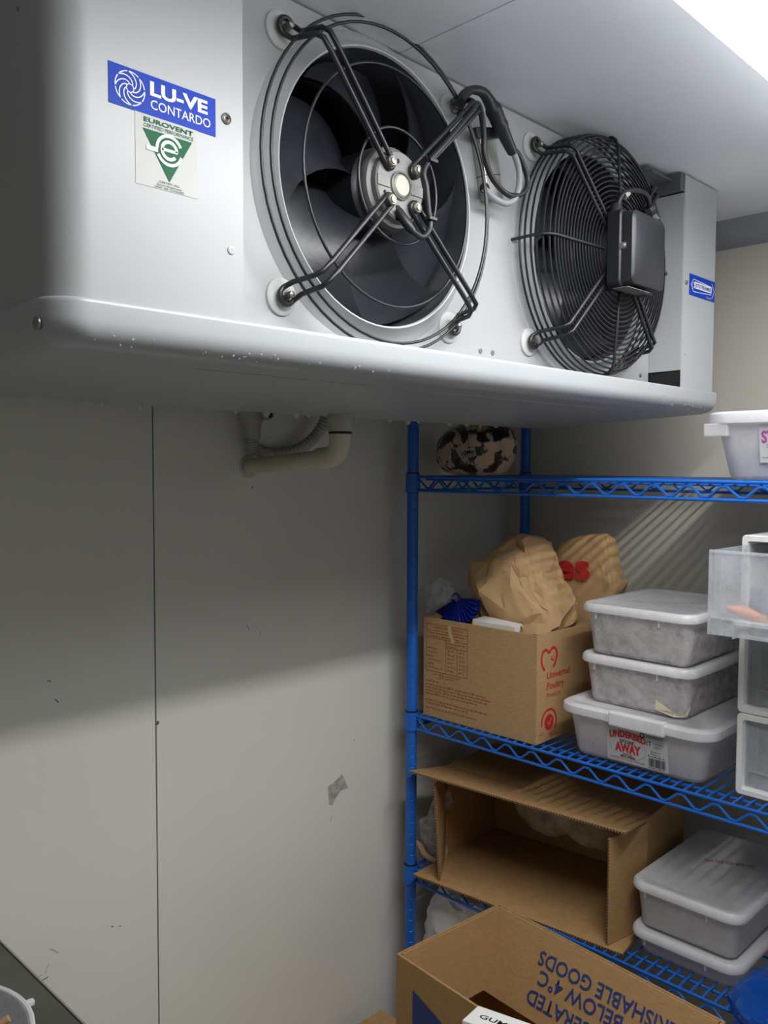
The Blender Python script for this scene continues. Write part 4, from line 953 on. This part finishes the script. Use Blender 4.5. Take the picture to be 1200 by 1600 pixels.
def flap(name, p, e, nrm, edges):
    """p: hinge pair, e: free-edge pair, with corrugated edge strips"""
    f_ = slab_part(lc, name, [p[0], p[1], e[1], e[0]], nrm)
    bm = bmesh.new(); nn = V(nrm).normalized()
    for s, t2_ in edges:
        s, t2_ = V(s), V(t2_); n = int((t2_ - s).length / .0062); d = (t2_ - s) / n
        c = (V(e[0]) + V(e[1]) + V(p[0]) + V(p[1])) / 4; ou = ((s + t2_) / 2 - c); ou = (ou - d.normalized() * ou.dot(d.normalized())).normalized() * .0005
        for k in range(n):
            a = s + d * (k + .1); b = s + d * (k + .65); m_ = nn * T_ * .22; m2_ = nn * T_ * .78
            q = [a + m_ + ou, b + m_ + ou, b + m2_ + ou, a + m2_ + ou] if k % 2 else [a + m_ + ou, b + m_ + ou, b + m2_ + ou, a + m2_ + ou]
            bm.faces.new([bm.verts.new(x) for x in q])
    tag(part(f_, 'corrugated_edge', bm, 'sleeve'), kind='stuff')
    return f_
FL = .118
flap('bottom_flap', (cp(0, 0, .0), cp(0, CW, .0)), (cp(-FL, -.006, .0), cp(-FL, CW + .006, .0)), (0, 0, 1), [(cp(-FL, -.006, .0), cp(-FL, CW + .006, .0))])
flap('top_flap', (cp(0, 0, CH - T_), cp(0, CW, CH - T_)), (cp(-FL, -.006, CH + .012), cp(-FL, CW + .02, CH + .012)), (0, 0, 1), [(cp(-FL, -.006, CH + .012), cp(-FL, CW + .02, CH + .012))])
flap('side_flap', (cp(0, 0, .006), cp(0, 0, CH - .006)), (cp(-FL + .008, .030, .006), cp(-FL + .008, .030, CH - .008)), (-.25, -1, 0), [(cp(-FL + .008, .030, .008), cp(-FL + .008, .030, CH - .008))])
flap('side_flap', (cp(0, CW, .006), cp(0, CW, CH - .006)), (cp(-FL + .012, CW - .060, .006), cp(-FL + .012, CW - .045, CH - .008)), (-.5, 1, 0), [(cp(-FL + .012, CW - .060, .008), cp(-FL + .012, CW - .045, CH - .008))])
o = finish('wrapped_meat_bag', pillow([(-y, z) for y, z in ((1.175, .990), (1.165, .94), (1.14, .895), (1.09, .868), (1.03, .872), (.98, .895), (.93, .872), (.885, .880), (.87, .94), (.88, .993), (1.0, .998))], ((1.615, 0, 0), *FX), .05, .012, 12, 7.7), 'polydim', loc=(1.615, 1.0, .868), smooth=30); tag(o, 'clear plastic bag of food bulging inside the open carton', 'plastic bag')
o = finish('clear_bag', pillow(YZ([(1.325, .845), (1.32, .870), (1.292, .885), (1.278, .935), (1.257, .957), (1.236, .958), (1.225, .93), (1.262, .905), (1.258, .86), (1.255, .815), (1.245, .79), (1.275, LZ0), (1.30, .80), (1.322, .82)]), ((1.475, 0, 0), *FX), .018, .010, 16, 1.3, flat_bottom=LZ0 + .001), 'poly', loc=(1.475, 1.28, LZ0), smooth=30); tag(o, 'thin clear plastic bag between the blue post and the open carton', 'plastic bag')
bm = bmesh.new(); tube(bm, smooth_path([(1.455, 1.318, LZ0 + .028), (1.45, 1.30, LZ0 + .026), (1.445, 1.285, LZ0 + .016), (1.447, 1.262, LZ0 + .009), (1.46, 1.245, LZ0 + .007)], 4), .0068, 8); o = finish('bread_crust', bm, 'bread', loc=(1.45, 1.28, LZ0), smooth=60); tag(o, 'curved brown bread crust at the foot of the clear plastic bag', 'bread')
# two lidded tubs
tl_ = tub('lidded_tub', 1.450, 1.760, .566, .760, LZ0, .832, .022, 'shallow clear lidded tub under another on the lower shelf', taper=.008)
food('frozen_food', 1.468, 1.74, .584, .744, LZ0 + .005, .822, 21.0, 'frozen2', 'brownish frozen food in the shallow lower tub', .006)
tu_ = tub('lidded_tub', 1.452, 1.762, .566, .762, .8362, .921, .022, 'deep clear lidded tub with tape on its lid, upper of the lower shelf pair', taper=.008)
food('frozen_food', 1.470, 1.742, .584, .746, .842, .905, 23.0, 'frozen2', 'brownish frozen meat in the upper tub of the lower shelf pair', .010)
bm = bmesh.new(); fr = ((1.62, .700, .9212), V((.45, -.89, 0)).normalized(), V((.89, .45, 0)).normalized())
for k in range(5): polys(bm, fr, [[(.019 * k, 0), (.019 * k + .0165, 0), (.019 * k + .0165, .013), (.019 * k, .013)]], .0005)
part(tu_, 'tape_strip', bm, mat('pink_tape', (206, 186, 182), .5, rgb2=(190, 150, 148), vscale=60))
o = finish('blue_bag', crumpled([(.0, .0), (.03, .06), (.10, .10), (.20, .11), (.28, .06), (.28, -.06), (.2, -.11), (.08, -.10), (.02, -.06)], ((1.385, .552, LZ0 + .036), V((.25, -.96, 0)).normalized(), V((.96, .25, 0)).normalized()), .036, .014, 8, flat_bottom=LZ0 + .0005, power=.7), 'bluebag', loc=(1.41, .42, LZ0), smooth=24); tag(o, 'shiny bright blue plastic bag at the lower right corner', 'plastic bag')
# white bag below the lower shelf
o = finish('white_sack', crumpled(YZ([(1.33, .45), (1.325, .548), (1.305, .60), (1.305, .655), (1.29, .690), (1.265, .722), (1.24, .735), (1.19, .725), (1.13, .738), (1.08, .742), (1.04, .70), (1.0, .60), (.99, .42), (1.10, ZT[3]), (1.30, ZT[3])]), ((1.518, 0, 0), *FX), .085, .018, 10, flat_bottom=ZT[3] + .001, power=.6), 'whitecloth', loc=(1.55, 1.15, ZT[3]), smooth=22); tag(o, 'crumpled white plastic sack under the lower shelf beside the blue post', 'plastic bag')
#@@FRONT
# ------------------------------------------------------------------ cartons in the foreground
lcx = thing('floor_carton', (1.10, 1.03, 0), 'closed brown carton on the floor beneath the refrigerated goods carton', 'carton')
bm = bmesh.new(); box(bm, (.86, .70, 0), (1.344, 1.325, .452)); part(lcx, 'carton_body', bm, 'card2')
for a, b in (((.86, .70, .4525), (1.101, 1.325, .4565)), ((1.103, .70, .4525), (1.344, 1.325, .4565))): part(lcx, 'top_flap', B(a, b), 'card2')
gc = thing('goods_carton', (1.22, .80, .458), 'open brown carton with blue upside-down lettering on its inner flap', 'carton')
A6 = math.radians(-5); u_ = V((math.cos(A6), math.sin(A6), 0)); v_ = V((-math.sin(A6), math.cos(A6), 0))     # u to the shelf, v to the back wall
GW, GL, GZ0, GZ1 = .282, .49, .458, .800
G0 = V((1.389, 1.028, 0)) - u_ * GW - v_ * GL       # near left corner
def gp(a, b, z): return G0 + u_ * a + v_ * b + V((0, 0, z))
bm = bmesh.new(); th = .0045
def gl(i, z): return [gp(i, i, z), gp(GW - i, i, z), gp(GW - i, GL - i, z), gp(i, GL - i, z)]
loft(bm, [gl(0, GZ0), gl(0, GZ1), gl(th, GZ1), gl(th, GZ0 + th)]); gb = part(gc, 'carton_body', bm, 'card2')
# flaps folded down inside
def tilt(pts, nrm): return slab(pts, nrm, .004)
f1 = part(gc, 'back_flap', tilt([gp(.008, GL - .005, GZ1 - .001), gp(GW - .008, GL - .005, GZ1 - .001), gp(GW - .010, GL - .030, GZ1 - .135), gp(.010, GL - .030, GZ1 - .135)], -v_), 'card2')
P = [gp(GW - .005, .008, GZ1 - .001), gp(GW - .005, GL - .010, GZ1 - .001), gp(GW - .078, GL - .030, GZ1 - .135), gp(GW - .078, .012, GZ1 - .135)]
f2 = part(gc, 'side_flap', tilt(P, -u_), 'card2')
nrm = (P[1] - P[0]).cross(P[3] - P[0]).normalized()
upv = (P[3] - P[0]); upv = (upv - v_ * upv.dot(v_)).normalized()        # lettering is upside down: its up points down the flap
rgt = upv.cross(V((0, 0, 1))); rgt = v_.copy()
if rgt.cross(upv).dot(-u_) < 0: rgt = -rgt
fr = (P[1] if rgt.dot(P[0] - P[1]) > 0 else P[0], rgt, upv); 
FLW = (P[1] - P[0]).length
bm = bmesh.new()
for s, y, end in (('PERISHABLE GOODS', .036, .122), ('KEEP BELOW 4°C', .068, .134), ('REFRIGERATED', .106, .122)):
    text_bm(bm, s, fr, (FLW - end, y), .025, width=.0192 * len(s), bold=.012, n=.0052, align='RIGHT')
part(f2, 'blue_lettering', bm, 'p_navy')
bm = bmesh.new(); fr = (gp(0, GL, GZ0), -v_, V((0, 0, 1)))
polys(bm, fr, [[(.045, .295), (.045, .10), (.22, .10), (.22, .24)]], .0006); part(gb, 'blue_print', bm, 'p_navy')
# white box inside it
gu = thing('white_carton', (1.04, .76, .801), 'slim white box with black lettering lying across the rim of the goods carton', 'box')
a_ = V((-.98, -.10, 0)).normalized(); b_ = V((-.25, .97, 0)).normalized(); W0 = V((1.040, .808, 0))
bm = bmesh.new(); q = []
for z in (.8008, .845): q.append([W0 + V((0, 0, z)), W0 + a_ * .046 + V((0, 0, z)), W0 + a_ * .046 - b_ * .17 + V((0, 0, z)), W0 - b_ * .17 + V((0, 0, z))])
loft(bm, q); gbox = part(gu, 'box_body', bm, 'whiteplastic')
bm = bmesh.new(); text_bm(bm, 'GUMMIES', ((W0 + a_ * .046 + V((0, 0, .845))), -b_, -a_), (.016, .019), .0095, width=.085, bold=.01, n=.0006); part(gbox, 'lettering', bm, 'p_black')
#@@BENCH
# ------------------------------------------------------------------ bench and tub at the lower left
be = thing('steel_bench', (.1, .9, 0), 'dull dark steel bench top at the lower left corner', 'bench')
part(be, 'bench_top', B((-.35, .45, .962), (.472, 1.30, 1.0), bev=.002), 'benchsteel')
part(be, 'edge_strip', B((.4725, .45, .962), (.4755, 1.30, 1.0015), bev=.0008), 'benchedge')
for x in (-.30, .42):
    for y in (.50, 1.25): part(be, 'leg', B((x - .02, y - .02, 0), (x + .02, y + .02, .962)), 'benchsteel')
bk = thing('round_tub', (.27, .97, 1.0), 'clear round plastic tub standing on the steel bench', 'tub')
bm = bmesh.new(); lathe(bm, [(.0002, 1.0005), (.105, 1.0005), (.112, 1.004), (.124, 1.066), (.128, 1.068), (.128, 1.072), (.122, 1.072), (.110, 1.006), (.0002, 1.004)], (.268, .978, 0), 'z', 48); part(bk, 'tub_wall', bm, 'drawer', smooth=40)
bm = bmesh.new(); lathe(bm, [(.1265, 1.068), (.1295, 1.069), (.1295, 1.0715), (.1275, 1.0728), (.1245, 1.072)], (.268, .978, 0), 'z', 48); part(bk, 'rim', bm, 'tublid', smooth=40)
bm = bmesh.new(); box(bm, (.395, .971, 1.064), (.406, .979, 1.071), bev=.002); part(bk, 'lug', bm, 'tublid')
for k, (x, y, a) in enumerate(((.335, .992, 2.7),)):
    bm = bmesh.new(); tube(bm, [(x + .045 * math.cos(a + PI), y + .045 * math.sin(a + PI), 1.062 - .004 * k), (x + .05 * math.cos(a), y + .05 * math.sin(a), 1.010 + .008 * k)], .0045, 8)
    o = finish('wooden_stick', bm, 'wood', loc=(x, y, 1.006), smooth=50); tag(o, 'short wooden stick lying in the clear round tub', 'stick')
for o in bpy.data.objects:
    if '_o' in o: del o['_o']
